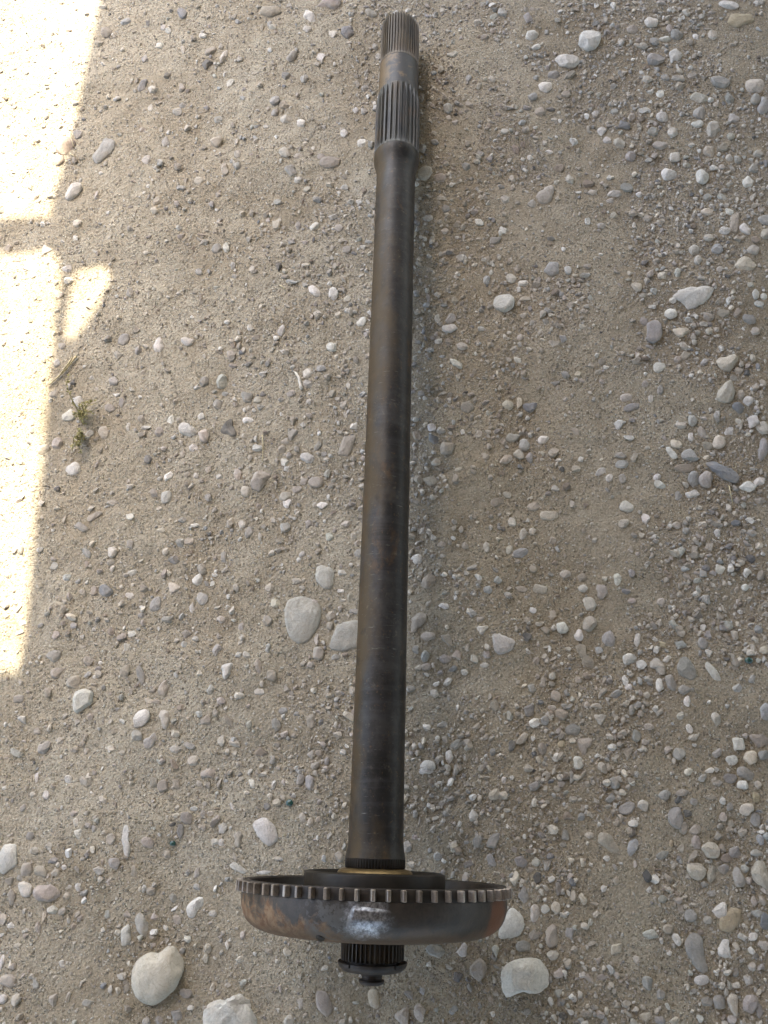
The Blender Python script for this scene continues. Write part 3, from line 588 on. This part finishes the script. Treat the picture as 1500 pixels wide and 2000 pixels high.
(750, 1500): '''372 790 100 76 65 t o;660 652 104 60 95 p o;588 568 78 50 85 c o;585 650 54 48 30 t a;725 650 60 44 80 g a;545 700 60 52 20 g a;658 730 48 42 0 c o;630 552 40 34 60 w o
672 545 50 38 60 k o;545 497 70 42 80 g f;305 715 76 54 -65 w t;200 715 76 58 0 g a;80 958 84 64 -60 c t;142 958 82 48 80 p o;290 818 46 42 80 s f;228 785 36 28 60 y o
430 282 70 58 -30 g a;418 365 62 36 70 g a;92 308 50 36 90 g o;350 185 54 36 88 w a;347 115 32 28 0 w o;583 70 52 42 -20 m a;672 82 34 28 0 c a;587 134 36 24 95 w o
165 10 76 32 -5 w o;620 222 34 26 90 t a;710 262 54 32 88 g a;713 187 40 34 0 r o;800 263 40 26 0 c o;535 365 56 44 15 m f;598 368 40 36 40 w a;636 380 48 36 100 g o
650 345 32 28 0 s o;968 305 84 38 -70 b o;867 352 28 24 0 w o;948 157 72 48 -20 g o;1012 148 50 42 30 c o;1090 105 52 42 15 g o;1135 195 90 62 80 m o;1165 230 58 38 80 p o
1212 240 54 38 -25 t o;1180 175 38 32 20 d a;1148 125 34 26 -50 d o;1412 22 78 52 15 g o;1398 66 46 38 0 w o;1455 65 34 34 0 k o;1348 40 58 42 0 m o;1268 115 58 24 -5 t o
1415 160 68 48 -12 k o;1450 115 64 30 70 y a;1445 200 60 44 70 g a;1303 266 46 38 10 t a;1275 320 80 66 40 c o;1215 290 60 36 85 p o;1375 330 64 56 10 g a;1320 315 38 34 80 t o
1335 352 52 42 0 r a;1218 398 86 64 50 c o;1282 413 74 40 95 c o;1325 395 46 40 0 m o;1380 425 86 58 75 g a;1470 420 122 76 65 c o;1455 330 56 30 0 g o;1310 562 86 64 95 w o
1352 592 112 72 -50 y f;1193 575 54 50 40 g o;1262 592 38 34 40 c o;1215 722 172 82 72 g n;1328 703 88 52 95 w n;1238 828 62 42 -5 w o;1035 650 72 50 8 v a;1110 625 48 42 -30 t o
905 705 62 46 -50 k f;775 807 34 30 0 w a;1028 838 60 44 75 g o;1022 972 58 52 0 c a;1080 985 54 36 10 g a;1132 985 42 36 0 c o;1362 925 102 46 82 c o;1310 915 72 58 90 m a
1430 922 84 76 0 p a;1260 912 52 38 20 g o;1428 828 54 38 60 w a;1437 657 36 34 0 w o;1437 775 40 32 80 c o;1375 800 44 26 90 g o;1485 605 90 44 95 s o;1455 567 56 28 0 b o
1480 690 60 40 40 c a;858 470 34 28 -10 w a;905 440 36 26 80 t o;1032 476 34 24 90 w a;1078 882 46 34 80 g o;420 905 36 26 85 c o;112 380 34 28 30 c a;122 270 26 24 0 p o;122 180 34 22 92 g o
212 347 40 32 0 g o;330 375 38 24 -20 m f;1205 130 34 30 40 g o;1348 150 34 30 90 g o;1300 60 40 26 0 c o;1240 40 40 28 -40 b o;1160 95 52 28 -15 t o;1185 15 34 30 0 k o;1268 10 40 24 0 w o
1285 45 30 24 90 t o;1320 190 40 30 60 p o;1355 215 38 30 50 c a;1400 250 40 36 0 c a;1465 280 44 30 70 b o;1490 265 34 30 0 b o;1405 395 36 32 30 v o;1420 440 32 28 0 p o;1250 455 26 34 90 g o
1190 425 34 22 0 c o;1280 490 40 24 0 g o;1145 515 34 28 40 p o;1085 510 40 30 10 v f;1155 550 36 24 80 t o;1445 520 44 28 80 t o;1475 515 44 24 60 t o;1350 240 30 26 0 c o;1310 225 24 22 0 t o
1160 315 36 24 90 t o;1120 295 28 20 90 y o;1085 340 58 30 -15 g f;1465 945 70 40 80 m a;1360 985 40 36 0 w o;1235 975 36 32 60 w o;558 950 34 28 0 g f;440 880 30 24 0 t o;100 890 44 32 70 m a;150 875 36 22 90 b o
820 785 20 16 0 w o;985 745 34 28 60 c f;800 820 36 24 40 p f;850 815 44 26 0 m f;600 430 50 32 90 d f;510 320 30 24 60 m f;480 165 30 18 0 c o;510 175 26 20 30 t o;470 45 32 22 90 w o;500 38 20 18 0 w o''',
}
# stones with a traced outline (photograph pixels) : colour, label, name of shape
POLY = [
 ('l', 'f', 'big flat heart-shaped beige stone sunk in the dirt beside the lower shaft', [(556, 1192), (562, 1172), (590, 1164), (621, 1176), (629, 1195), (622, 1225), (602, 1253), (582, 1259), (565, 1245), (557, 1220)]),
 ('v', 'f', 'flat greenish-grey stone slab tucked against the lower shaft', [(659, 1220), (703, 1209), (706, 1262), (670, 1273), (642, 1268), (652, 1235)]),
 ('l', 'f', 'flat pale grey slab standing proud above the heart-shaped stone', [(620, 1102), (654, 1113), (648, 1152), (630, 1150), (616, 1132)]),
 ('w', 'f', 'flat white chalky patch of stone on the shaded side of the lower shaft', [(960, 1237), (978, 1240), (1008, 1252), (998, 1272), (975, 1280), (965, 1272)]),
 ('k', 'o', 'largest cream boulder, rounded with a notch, beyond the splined stub', [(255, 1908), (265, 1875), (297, 1856), (311, 1859), (330, 1843), (347, 1845), (359, 1867), (360, 1900), (345, 1930), (320, 1955), (295, 1964), (272, 1952), (258, 1930)]),
 ('w', 'r', 'big rough pitted white limestone lump farthest past the stub end', [(396, 1998), (403, 1966), (438, 1946), (470, 1941), (492, 1958), (500, 1980), (508, 2012), (450, 2030), (400, 2022)]),
 ('w', 'f', 'flat white stone flush with the dirt on the sunlit side just above the drum', [(490, 1607), (517, 1595), (538, 1615), (544, 1640), (527, 1654), (510, 1642)]),
 ('w', 'a', 'long crooked bone-white stone sliver on the sunlit side above the drum', [(240, 1640), (243, 1612), (253, 1604), (258, 1612), (252, 1630), (259, 1655), (252, 1676), (245, 1670)]),
 ('w', 'o', 'large white squarish stone with a concave edge beside the splined stub', [(977, 1900), (992, 1880), (1030, 1871), (1055, 1874), (1070, 1895), (1072, 1925), (1055, 1938), (1020, 1935), (1002, 1940), (988, 1948), (979, 1935)]),
 ('w', 'f', 'dusty white flat stone partly behind the shaded end of the drum', [(972, 1835), (980, 1800), (1000, 1770), (1022, 1790), (1025, 1810), (1015, 1830)]),
 ('t', 'a', 'tan wedge-shaped stone with a slanted face on the shaded side above the drum', [(1167, 1625), (1190, 1627), (1210, 1660), (1207, 1673), (1185, 1660), (1165, 1645)]),
 ('b', 'f', 'pale blue-white flaking flat chip lying near the sunlight edge', [(203, 265), (225, 272), (222, 290), (200, 312), (188, 320), (178, 305), (192, 288)]),
]
# further traced outlines: tile origin, zoom, colour, shape, points in that zoom
POLY2 = [((742, 1094), 2.4, '''t a 915,405 945,392 968,400 965,435 1005,475 1000,510 955,525 940,500 940,450;p a 1010,115 1065,112 1080,165 1030,188;c a 950,175 1005,168 1025,210 1018,250 970,252 960,215
g a 1022,378 1080,322 1110,370 1105,400 1085,423 1055,395;w a 443,310 512,305 482,358;t a 128,325 150,255 185,247 220,258 215,290 180,320 165,360 140,365
t a 918,830 960,820 1005,822 1000,860 970,890 965,925 940,930 930,880;c a 983,725 1060,725 1055,750 1030,778;t a 280,355 320,350 350,375 345,410 310,395
w o 1135,450 1170,433 1215,460 1200,485 1145,495;c o 1258,475 1300,452 1335,500 1335,540 1310,540 1290,510 1265,505;g o 1388,500 1410,455 1440,452 1480,510 1485,555 1450,572 1400,540
g o 1330,545 1360,530 1395,590 1385,618 1350,605'''),
((750, 500), 2, '''c a 1290,560 1325,490 1350,485 1378,545 1370,575 1310,580;s a 537,578 600,570 595,590 575,618 545,600;w f 1120,165 1150,135 1290,125 1270,170 1190,215 1165,185
m o 1025,265 1060,250 1082,265 1080,325 1050,350 1020,335 1025,300;s a 1250,800 1290,793 1340,815 1392,865 1375,890 1320,865 1265,830;k a 1122,290 1160,278 1195,280 1190,305 1155,325 1130,305
k a 1365,35 1390,8 1425,2 1458,35 1440,62 1400,70 1370,50;w a 895,655 920,635 955,645 930,660 920,680 900,680'''),
((750, 0), 2, '''c f 590,765 655,715 668,735 650,790 610,795;c a 1250,520 1270,480 1310,470 1315,500 1300,550 1265,545;c a 1235,590 1295,562 1300,580 1280,625 1245,615;w a 1395,715 1420,682 1450,710 1440,735 1405,738
w a 552,150 560,120 590,105 607,130 595,155 570,165;w o 755,180 770,130 810,120 845,130 845,165 825,200 790,210;w o 663,230 685,215 760,220 763,245 740,268 690,262;w a 600,335 620,315 655,325 658,345 635,370 608,360
g a 1025,225 1040,200 1085,203 1100,235 1060,262 1030,255'''),
((0, 500), 2, '''w a 600,360 618,322 628,320 652,360 645,385 615,388;d a 855,690 880,655 905,635 932,690 920,710 865,700;w o 700,665 720,652 775,685 770,708 745,712 705,695
p o 975,890 1000,845 1050,825 1078,845 1065,870 1035,890 1015,925 985,915;w a 265,590 270,560 300,540 338,560 330,590 295,598'''),
((0, 1000), 2, '''g a 165,565 205,540 238,540 235,575 205,590;t a 460,625 480,590 515,583 512,615 490,648 465,645;t o 615,690 635,660 655,638 658,690 645,720 620,712;k f 655,270 690,280 708,295 665,320
w a 868,595 915,590 912,615 880,662 868,640;g a 135,925 190,882 200,905 175,955 145,950;g a 560,890 605,855 628,880 605,920 570,925;w o 515,815 545,775 580,770 592,800 565,835 530,845
w o 280,740 295,700 330,688 368,700 360,750 335,780 305,792 285,770'''),
((0, 1500), 2, '''v a 530,590 548,555 570,565 592,615 585,650 560,660 532,625;w o 725,550 740,515 775,493 798,510 795,540 770,560 760,590 735,590'''),
((750, 1500), 2, '''t o 333,780 375,740 395,760 412,800 395,830 370,838 340,810;p o 632,620 660,602 690,650 680,690 650,708 632,690;w a 280,715 320,678 332,745 300,740;g a 395,305 415,265 455,245 460,285 430,315
g f 1170,680 1200,640 1240,650 1250,740 1268,790 1245,805 1215,780 1180,720;w o 1305,690 1325,662 1352,665 1345,690 1355,735 1330,748 1302,735;c o 563,575 580,530 605,535 612,590 590,608 570,600
c o 1335,900 1350,880 1380,885 1388,950 1375,975 1355,950;c o 1425,395 1450,360 1480,362 1500,430 1500,480 1440,440''')]
_ico = {}
def ico(n):
    if n not in _ico:
        bm = bmesh.new(); bmesh.ops.create_icosphere(bm, subdivisions=n, radius=1)
        V = np.array([v.co[:] for v in bm.verts]); F = np.array([[v.index for v in f.verts] for f in bm.faces]); bm.free()
        _ico[n] = (V, F)
    return _ico[n]
def outline_px(x, y, w_, h_, ang, shape):
    th = np.linspace(0, 2 * math.pi, 28, endpoint=False)
    soft = shape == 'o' and R() < .8
    if shape in 'oe' and not soft:
        r = 1 + .06 * R(-1, 1) * np.cos(2 * th + R(0, 6)) + .11 * R(-1, 1) * np.cos(3 * th + R(0, 6)) + .07 * np.cos(4 * th + R(0, 6)) * R(-1, 1) + .045 * np.cos(5 * th + R(0, 6)) * R(-1, 1)
    elif shape == 'n':
        r = 1 - .26 * np.exp(-((np.angle(np.exp(1j * (th - math.pi * .5 * (1 if R() < .5 else -1)))) / .45) ** 2)) + .05 * np.cos(3 * th + R(0, 6))
    else:
        n = 3 if shape == 't' else int(rng.integers(4, 7)) + (1 if soft else 0); a0 = R(0, 6.28)
        if shape == 't': a0 = 0.0
        ks = a0 + 2 * math.pi * (np.arange(n) + rng.uniform(-.16, .16, n)) / n
        d = np.array([(.52 if shape == 't' else .80) * R(.88, 1.12) for _ in ks])
        cs = np.cos(th[:, None] - (ks + math.pi)[None, :])
        q = np.where(cs > .05, d[None, :] / np.maximum(cs, .05), 9)
        pe = 5.0 if soft else 11.0
        r = 1 / (np.sum(q ** -pe, 1) ** (1 / pe))
        r = np.minimum(r, 1.25)
    xx, yy = r * np.cos(th), r * np.sin(th)
    xx = (xx - (xx.max() + xx.min()) / 2) / (np.ptp(xx) / 2) * w_ / 2
    yy = (yy - (yy.max() + yy.min()) / 2) / (np.ptp(yy) / 2) * h_ / 2
    a = math.radians(ang)
    return np.stack([x + xx * math.cos(a) - yy * math.sin(a), y + xx * math.sin(a) + yy * math.cos(a)], 1)
def vec_noise(P, f, s):
    return (vnoise(P[:, 0] * f + P[:, 2] * f * .7 + 10, P[:, 1] * f - P[:, 2] * f * .6 + 10, s) - .5)
def build_stone(poly, shape, col):
    """mesh data in local coordinates, its base centre in the world, mean radius"""
    poly = np.asarray(poly, float)
    g = px_ground(poly[:, 0], poly[:, 1])[:, :2]
    c = (g.max(0) + g.min(0)) / 2
    d = g - c
    vdir = np.array([c[0], c[1], 0]) - CAM; vdir /= np.linalg.norm(vdir)
    hv = vdir[:2] / (np.linalg.norm(vdir[:2]) + 1e-9); cp = -vdir[2]; sp = math.sqrt(1 - cp * cp)
    kz = .5 if shape not in 'f' else .1
    k = cp / math.sqrt(cp * cp + kz * kz * sp * sp)
    along = d @ hv
    d = d + np.outer(along * (k - 1), hv)
    rad = np.hypot(d[:, 0], d[:, 1]); an = np.arctan2(d[:, 1], d[:, 0]); o = np.argsort(an)
    an, rad = an[o], rad[o]
    an = np.concatenate([an - 2 * math.pi, an, an + 2 * math.pi]); rad = np.tile(rad, 3)
    mr = float(rad.mean()); mn = float(np.sort(rad)[len(rad) // 6])
    V, F = ico(5 if mr > .026 else 4 if mr > .011 else 3)
    V = V.copy()
    s = int(rng.integers(1, 9999))
    if shape in 'at':
        for _ in range(8):
            nn = rng.normal(size=3); nn[2] = abs(nn[2]) + .45; nn /= np.linalg.norm(nn); dd = R(.50, .80)
            e = V @ nn - dd; V = V - np.outer(np.maximum(e, 0), nn)
    elif shape != 'f':
        big_ = mr > .022
        for _ in range(2 if big_ else 4):
            nn = rng.normal(size=3); nn[2] = abs(nn[2]) + .4; nn /= np.linalg.norm(nn); dd = R(.8, .9) if big_ else R(.55, .86)
            e = V @ nn - dd; V = V - np.outer(np.maximum(e, 0), nn)
    ph = np.arctan2(V[:, 1], V[:, 0]); rho = np.clip(np.hypot(V[:, 0], V[:, 1]), 0, 1)
    Rr = np.interp(ph, an, rad)
    pw = .72 if shape in 'atr' else .82
    rr = Rr * rho ** pw
    if shape == 'f': T = min(.0042, mn * .35); z = V[:, 2] * T; z0 = T * .02
    else:
        T = mn * (R(.52, .70) if shape != 'e' else .75); T = min(T, .026)
        z = np.sign(V[:, 2]) * np.abs(V[:, 2]) ** (1.0 if shape in 'oen' else .92) * T; z0 = T * (R(-.26, .16) if c[0] < -.02 else R(-.14, .32))
    P = np.stack([rr * np.cos(ph), rr * np.sin(ph), z], 1)
    am = mr * (.055 if shape in 'at' else .055 if shape != 'r' else .16)
    nrm = V / np.maximum(np.linalg.norm(V, axis=1, keepdims=True), 1e-6)
    kk = vec_noise(V, 2.2, s) * am * 1.5 + vec_noise(V, 5.5, s + 1) * am * .75
    if shape == 'r': kk = kk + vec_noise(V, 11, s + 2) * am * .45
    if shape == 'f': kk = kk * .35
    P = P + nrm * kk[:, None]
    if shape in 'tan' or shape == 'o':       # lean
        P[:, 2] += (P[:, 0] * R(-.12, .12) + P[:, 1] * R(-.12, .12)) * (V[:, 2] > -.2)
    if shape == 'f':
        P[:, 2] += gh(c[0] + P[:, 0], c[1] + P[:, 1]) - gh(c[0], c[1])
    P[:, 2] += z0
    t = np.array(TINT[col]) * R(.86, 1.14) * np.array([R(.97, 1.03), 1, R(.96, 1.04)])
    if shape == 'f': t = t * .92
    if c[0] < -.02: t = t * .86 + np.array([.42, .37, .29]) * .14      # dustier where the soil is packed
    return P, F, c, mr, t
ST = []
for (ox, oy), txt in TILES.items():
    for ln in txt.replace('\n', ';').split(';'):
        q = ln.split()
        if len(q) < 7: continue
        x, y, w_, h_, an_ = map(float, q[:5])
        ST.append(dict(x=ox + x / 2, y=oy + y / 2, w=w_ / 2, h=h_ / 2, a=an_, c=q[5], s=q[6], label=None, poly=None))
ALLP = [(c_, s_, lab, np.array(pl, float)) for c_, s_, lab, pl in POLY]
for (ox, oy), zf, txt in POLY2:
    for ln in txt.replace('\n', ';').split(';'):
        q = ln.split()
        pl = np.array([[float(u) for u in e.split(',')] for e in q[2:]]) / zf + np.array([ox, oy])
        ALLP.append((q[0], q[1], None, pl))
def smooth_poly(p_):                    # soften corners a little
    n = len(p_); out = []
    for i in range(n):
        a_, b_ = p_[i], p_[(i + 1) % n]
        out += [a_ * .85 + b_ * .15, a_ * .5 + b_ * .5, a_ * .15 + b_ * .85]
    return np.array(out)
kept = []
for d in ST:
    hit = False
    for c_, s_, lab, p_ in ALLP:
        mn_, mx_ = p_.min(0), p_.max(0); g_ = (mx_ - mn_) * .12
        if mn_[0] + g_[0] < d['x'] < mx_[0] - g_[0] and mn_[1] + g_[1] < d['y'] < mx_[1] - g_[1]: hit = True
    if not hit: kept.append(d)
ST = kept
for c_, s_, lab, p_ in ALLP:
    mn_, mx_ = p_.min(0), p_.max(0)
    ST.append(dict(x=(mn_[0] + mx_[0]) / 2, y=(mn_[1] + mx_[1]) / 2, w=mx_[0] - mn_[0], h=mx_[1] - mn_[1], a=0, c=c_, s=s_, label=lab, poly=smooth_poly(p_)))
for d in ST:
    if d['poly'] is None: d['poly'] = outline_px(d['x'], d['y'], d['w'], d['h'], d['a'], d['s'])
ST.sort(key=lambda d: -(d['w'] * d['h'] + (1e6 if d['label'] else 0)))
NTHING = 300
# labels
def describe(d):
    side = 'sunlit' if d['x'] < 765 - d['y'] * .022 else 'shaded'
    y, off = d['y'], abs(d['x'] - (780 - d['y'] * .028))
    zone = ('splined tip' if y < 170 else 'wider splines' if y < 330 else 'upper shaft' if y < 560 else 'upper mid-shaft' if y < 820 else
            'lower mid-shaft' if y < 1080 else 'lower shaft' if y < 1350 else 'shaft foot' if y < 1650 else 'toothed drum' if y < 1830 else 'splined stub')
    dist = 'close beside' if off < 170 else 'a little away from' if off < 360 else 'well away from' if off < 560 else 'far from'
    ar = max(d['w'], d['h']) / min(d['w'], d['h']); sz = math.sqrt(d['w'] * d['h'])
    size = 'large' if sz > 38 else 'medium' if sz > 27 else 'small' if sz > 21 else 'tiny'
    sh = {'o': 'rounded' if ar < 1.35 else 'oval', 'a': 'angular' if ar < 1.5 else 'elongated', 'e': 'slender', 'f': 'flat half-buried', 't': 'wedge-shaped', 'n': 'bean-shaped', 'r': 'rough'}[d['s']]
    noun = 'stone' if sz > 30 else 'pebble'
    return f"{size} {sh} {CNAME[d['c']]} {noun} {dist} the {zone}, {side} side"
for d in ST[:NTHING]:
    if not d['label']: d['label'] = describe(d); d['group'] = 'stones: ' + d['label']
    else: d['group'] = None
pairs = {}
for d in ST[:NTHING]: pairs.setdefault(d['label'], []).append(d)
for lab, ds in pairs.items():           # two alike that differ in size: say which
    if len(ds) == 2 and len(lab.split()) <= 13:
        a_, b_ = sorted(ds, key=lambda q: -q['w'] * q['h'])
        if a_['w'] * a_['h'] > 1.1 * b_['w'] * b_['h']:
            a_['label'] = 'larger of two ' + lab.replace(' pebble ', ' pebbles ').replace(' stone ', ' stones ')
            b_['label'] = 'smaller of two ' + lab.replace(' pebble ', ' pebbles ').replace(' stone ', ' stones ')
cnt = {}
for d in ST[:NTHING]: cnt[d['label']] = cnt.get(d['label'], 0) + 1
rest_V, rest_F, rest_T, off_ = [], [], [], 0
OCC = []
for i, d in enumerate(ST):
    P, F, c, mr, t = build_stone(d['poly'], d['s'], d['c'])
    OCC.append((c[0], c[1], mr))
    z = float(gh(c[0], c[1]))
    if i < NTHING:
        nm = 'stone' if math.sqrt(d['w'] * d['h']) > 30 else 'pebble'
        me = tri_mesh(nm, P, F, M_stone, t)
        o = link(bpy.data.objects.new(nm, me)); o.location = (c[0], c[1], z)
        tag(o, d['label'], 'stone' if nm == 'stone' else 'pebble', 'stones lying on the dirt' if cnt[d['label']] == 1 else d['group'])
    else:
        rest_V.append(P + np.array([c[0], c[1], z])); rest_F.append(F + off_); off_ += len(P); rest_T.append(np.tile(t, (len(P), 1)))
OCC = np.array(OCC)

# ------------------------------------------------------------------ loose gravel and grit: too many to count
def proto(n, k, cuts):
    out = []
    V0, F = ico(n)
    for i in range(k):
        V = V0.copy()
        for _ in range(cuts):
            nn = rng.normal(size=3); nn /= np.linalg.norm(nn); e = V @ nn - R(.42, .8)
            V = V - np.outer(np.maximum(e, 0), nn)
        V = V * (1 + vec_noise(V, 1.7, i + 50)[:, None] * .25) * np.array([R(.85, 1.35), R(.7, 1.0), R(.5, .8)])
        out.append(V)
    return out, F
PAL = np.array([TINT[k] for k in 'ttccgwkpvbmsrd']); PWT = np.array([6, 6, 7, 6, 4, 5, 4, 3, 2, 1.6, 1.0, .6, 1.2, .5]); PWT = PWT / PWT.sum()
def dens(x, y):
    n = vnoise(x / .13 + 7, y / .13, 21) * .55 + vnoise(x / .05, y / .05 + 4, 22) * .45
    k = np.clip((n - .41) * 7, 0.02, 1)
    side = np.clip(.52 + 1.4 * (x + .10), .17, 1.0)
    return k * side
def scatter(n, smin, smax, protos, F, seed, power=2.2, uniform=.15, avoid=.9):
    r = np.random.default_rng(seed)
    m = n * 5
    py_ = r.uniform(-30, 2030, m); px_ = r.uniform(-30, 1530, m)
    # sample on the ground, not in the picture
    x = r.uniform(-.66, .66, m); y = r.uniform(-.26, 1.42, m)
    keep = r.uniform(size=m) < np.maximum(dens(x, y), uniform)
    x, y = x[keep], y[keep]
    size = smin * (1 - r.uniform(size=len(x)) * (1 - (smin / smax) ** power)) ** (-1 / power)
    if avoid:
        ok = np.ones(len(x), bool)
        for cx, cy, cr in OCC: ok &= (x - cx) ** 2 + (y - cy) ** 2 > (cr * avoid + size * .4) ** 2
        x, y, size = x[ok], y[ok], size[ok]
    x, y, size = x[:n], y[:n], size[:n]
    N = len(x)
    z = gh(x, y)
    a = r.uniform(0, 6.28, N); ca, sa = np.cos(a), np.sin(a)
    pi = r.integers(0, len(protos), N)
    PV = np.array(protos)[pi] * size[:, None, None] * .5
    X = PV[..., 0] * ca[:, None] - PV[..., 1] * sa[:, None] + x[:, None]
    Y = PV[..., 0] * sa[:, None] + PV[..., 1] * ca[:, None] + y[:, None]
    Z = PV[..., 2] + (z + size * r.uniform(-.08, .16, N))[:, None]
    V = np.stack([X, Y, Z], -1).reshape(-1, 3)
    nv = PV.shape[1]
    FF = (F[None] + (np.arange(N) * nv)[:, None, None]).reshape(-1, 3)
    t = PAL[r.choice(len(PAL), N, p=PWT)] * r.uniform(.74, 1.18, (N, 1))
    return V, FF, np.repeat(t, nv, 0)
pm, fm = proto(2, 24, 7); ps_, fs = proto(2, 24, 6); pt, ft = proto(1, 1, 0)
p0V = []
for i in range(24):
    V0 = np.array([[1, 0, 0], [-1, 0, 0], [0, 1, 0], [0, -1, 0], [0, 0, 1], [0, 0, -1.]]) * rng.uniform(.7, 1.2, (6, 1)) + rng.normal(0, .16, (6, 3))
    p0V.append(V0 * np.array([1.1, .85, .7]))
f0 = np.array([[0, 2, 4], [2, 1, 4], [1, 3, 4], [3, 0, 4], [2, 0, 5], [1, 2, 5], [3, 1, 5], [0, 3, 5]])
V, F, T = scatter(3600, .0065, .0135, pm, fm, 1, 2.3, .12, 1.0)
rest_V.append(V); rest_F.append(F + off_); rest_T.append(T); off_ += len(V)
V, F, T = scatter(13000, .0036, .0085, ps_, fs, 2, 2.0, .2, .95)
rest_V.append(V); rest_F.append(F + off_); rest_T.append(T); off_ += len(V)
me = tri_mesh('loose_gravel', np.concatenate(rest_V), np.concatenate(rest_F), M_stone, np.concatenate(rest_T), smooth=False)
tag(link(bpy.data.objects.new('loose_gravel', me)), 'loose small mixed gravel strewn over the packed dirt', 'gravel', kind='stuff')
V, F, T = scatter(105000, .0014, .0042, p0V, f0, 3, 1.8, .22, .0)
T = T * .8 + np.array([.30, .245, .175]) * .2
me = tri_mesh('fine_grit', V, F, M_stone, T, smooth=False)
tag(link(bpy.data.objects.new('fine_grit', me)), 'fine crushed grit and sand between the stones', 'grit', kind='stuff')

# ------------------------------------------------------------------ small finds on the ground
def tube(name, pts, rad0, rad1, mat, parent=None, seg=6):
    pts = [Vector(p) for p in pts]; V, F = [], []
    for i, p in enumerate(pts):
        tn = (pts[min(i + 1, len(pts) - 1)] - pts[max(i - 1, 0)]).normalized()
        x = tn.orthogonal().normalized(); y = tn.cross(x); r_ = rad0 + (rad1 - rad0) * i / (len(pts) - 1)
        for k in range(seg):
            a_ = 2 * math.pi * k / seg; V.append(p + x * (r_ * math.cos(a_)) + y * (r_ * math.sin(a_)))
    for i in range(len(pts) - 1):
        for k in range(seg):
            a_, b_ = i * seg + k, i * seg + (k + 1) % seg; F.append((a_, b_, b_ + seg, a_ + seg))
    F.append(tuple(range(seg - 1, -1, -1))); F.append(tuple(range(len(V) - seg, len(V))))
    return mesh_obj(name, V, F, mat, parent)
def on_ground(px, py, dz):
    g = px_ground(px, py); return Vector((g[0], g[1], float(gh(g[0], g[1])) + dz))
def strand(name, pts, r0, r1, mat, lift, label, cat, group=None):
    P = [on_ground(x, y, lift) for x, y in pts]; base = P[0].copy()
    o = tube(name, [p - base for p in P], r0, r1, mat); o.location = base
    return tag(o, label, cat, group)
strand('straw', [(98, 757), (113, 744), (130, 729), (143, 713), (153, 700)], .0009, .0016, M_straw, .003, 'long dry yellow straw stalk crossing the edge of the sunlight', 'straw')
strand('straw', [(124, 735), (138, 716), (146, 704)], .0008, .0010, M_straw, .0045, 'shorter dry straw lying along the long straw stalk', 'straw')
strand('straw', [(137, 262), (143, 282), (146, 290)], .0006, .0005, M_straw, .006, 'thin straw leaning on the brown earth clod', 'straw')
strand('straw', [(136, 299), (148, 307)], .0008, .0006, M_straw, .003, 'short straw bit below the brown earth clod', 'straw')
strand('straw', [(547, 561), (558, 570)], .0007, .0007, M_straw, .002, 'short pale straw bit beside the upper shaft', 'straw')
strand('straw', [(513, 853), (515, 872), (514, 890), (513, 904)], .0006, .0004, M_straw, .002, 'thin upright-lying straw near the pinkish bean-shaped stone', 'straw')
strand('straw', [(1424, 948), (1428, 965), (1432, 984)], .0007, .0005, M_straw, .002, 'dry straw below the big slate stone', 'straw')
strand('twig', [(571, 727), (579, 733), (585, 743), (588, 756), (590, 764)], .0014, .0022, plain('bleached_twig', (.56, .52, .44), .7), .002, 'curved bleached white twig on the dirt beside the shaft', 'twig')
for i, (x, y, lab) in enumerate(((1462, 1290, 'green glass chip on the shaded side far from the lower shaft'), (566, 1568, 'green glass chip on the sunlit side near the shaft foot'),
                                 (338, 1647, 'tiny green glass chip on the sunlit side away from the drum'))):
    g = on_ground(x, y, .001); V, F = ico(2)
    Vv = V * np.array([.0048, .0038, .0028]) * (1.0, .9, .7)[i]
    for _ in range(6):
        nn = rng.normal(size=3); nn /= np.linalg.norm(nn); e = Vv @ nn - .0034; Vv = Vv - np.outer(np.maximum(e, 0) * .95, nn)
    me = tri_mesh('glass_chip', Vv, F, M_glass, None, smooth=False)
    o = link(bpy.data.objects.new('glass_chip', me)); o.location = g; tag(o, lab, 'glass', 'green glass chips')
# weed
base = on_ground(160, 815, 0)
weed = tag(empty('weed', base), 'small scrubby green weed growing by two white stones near the sunlight edge', 'weed')
LV, LF = [], []
def leaf(p, dirv, L):
    n = len(LV); dv = Vector(dirv).normalized(); sd = dv.cross(Vector((R(-1, 1), R(-1, 1), 1))).normalized() * L * .28; upv = Vector((0, 0, L * .12))
    for q in (p, p + dv * L * .5 + sd + upv, p + dv * L, p + dv * L * .5 - sd + upv): LV.append(tuple(q))
    LF.append((n, n + 1, n + 2, n + 3))
sprigs = [([(160, 815), (153, 800), (146, 785), (141, 770), (139, 757), (143, 742)], 1.0)]
for tx, ty in ((196, 784), (198, 800), (190, 818), (183, 830), (176, 838), (168, 836), (176, 822), (186, 806), (170, 806), (178, 796), (188, 792), (158, 826), (166, 850), (165, 866), (156, 872), (158, 884), (150, 892), (148, 880), (163, 892), (153, 862)):
    sx_, sy_ = (160, 815) if ty < 845 else (162, 848)
    sprigs.append(([(sx_, sy_), ((sx_ + tx) / 2 + R(-6, 6), (sy_ + ty) / 2 + R(-5, 5)), (tx, ty)], .9))
for pts, k in sprigs:
    hgt = R(.004, .020); n = len(pts)
    P = [on_ground(x, y, .002 + hgt * math.sin(min(1, i / (n - 1) * 1.1) * 2.2)) - base for i, (x, y) in enumerate(pts)]
    tube('stem', P, .0009, .0004, M_stem, weed, 5)
    for i in range(len(P) - 1):
        for _ in range(8 if n == 3 else 8):
            f = R(); q = P[i].lerp(P[i + 1], f)
            leaf(q, (R(-1, 1), R(-1, 1), R(-.2, .9)), R(.0022, .0050))
tag(mesh_obj('foliage', LV, LF, M_leaf, weed, False), kind='stuff')
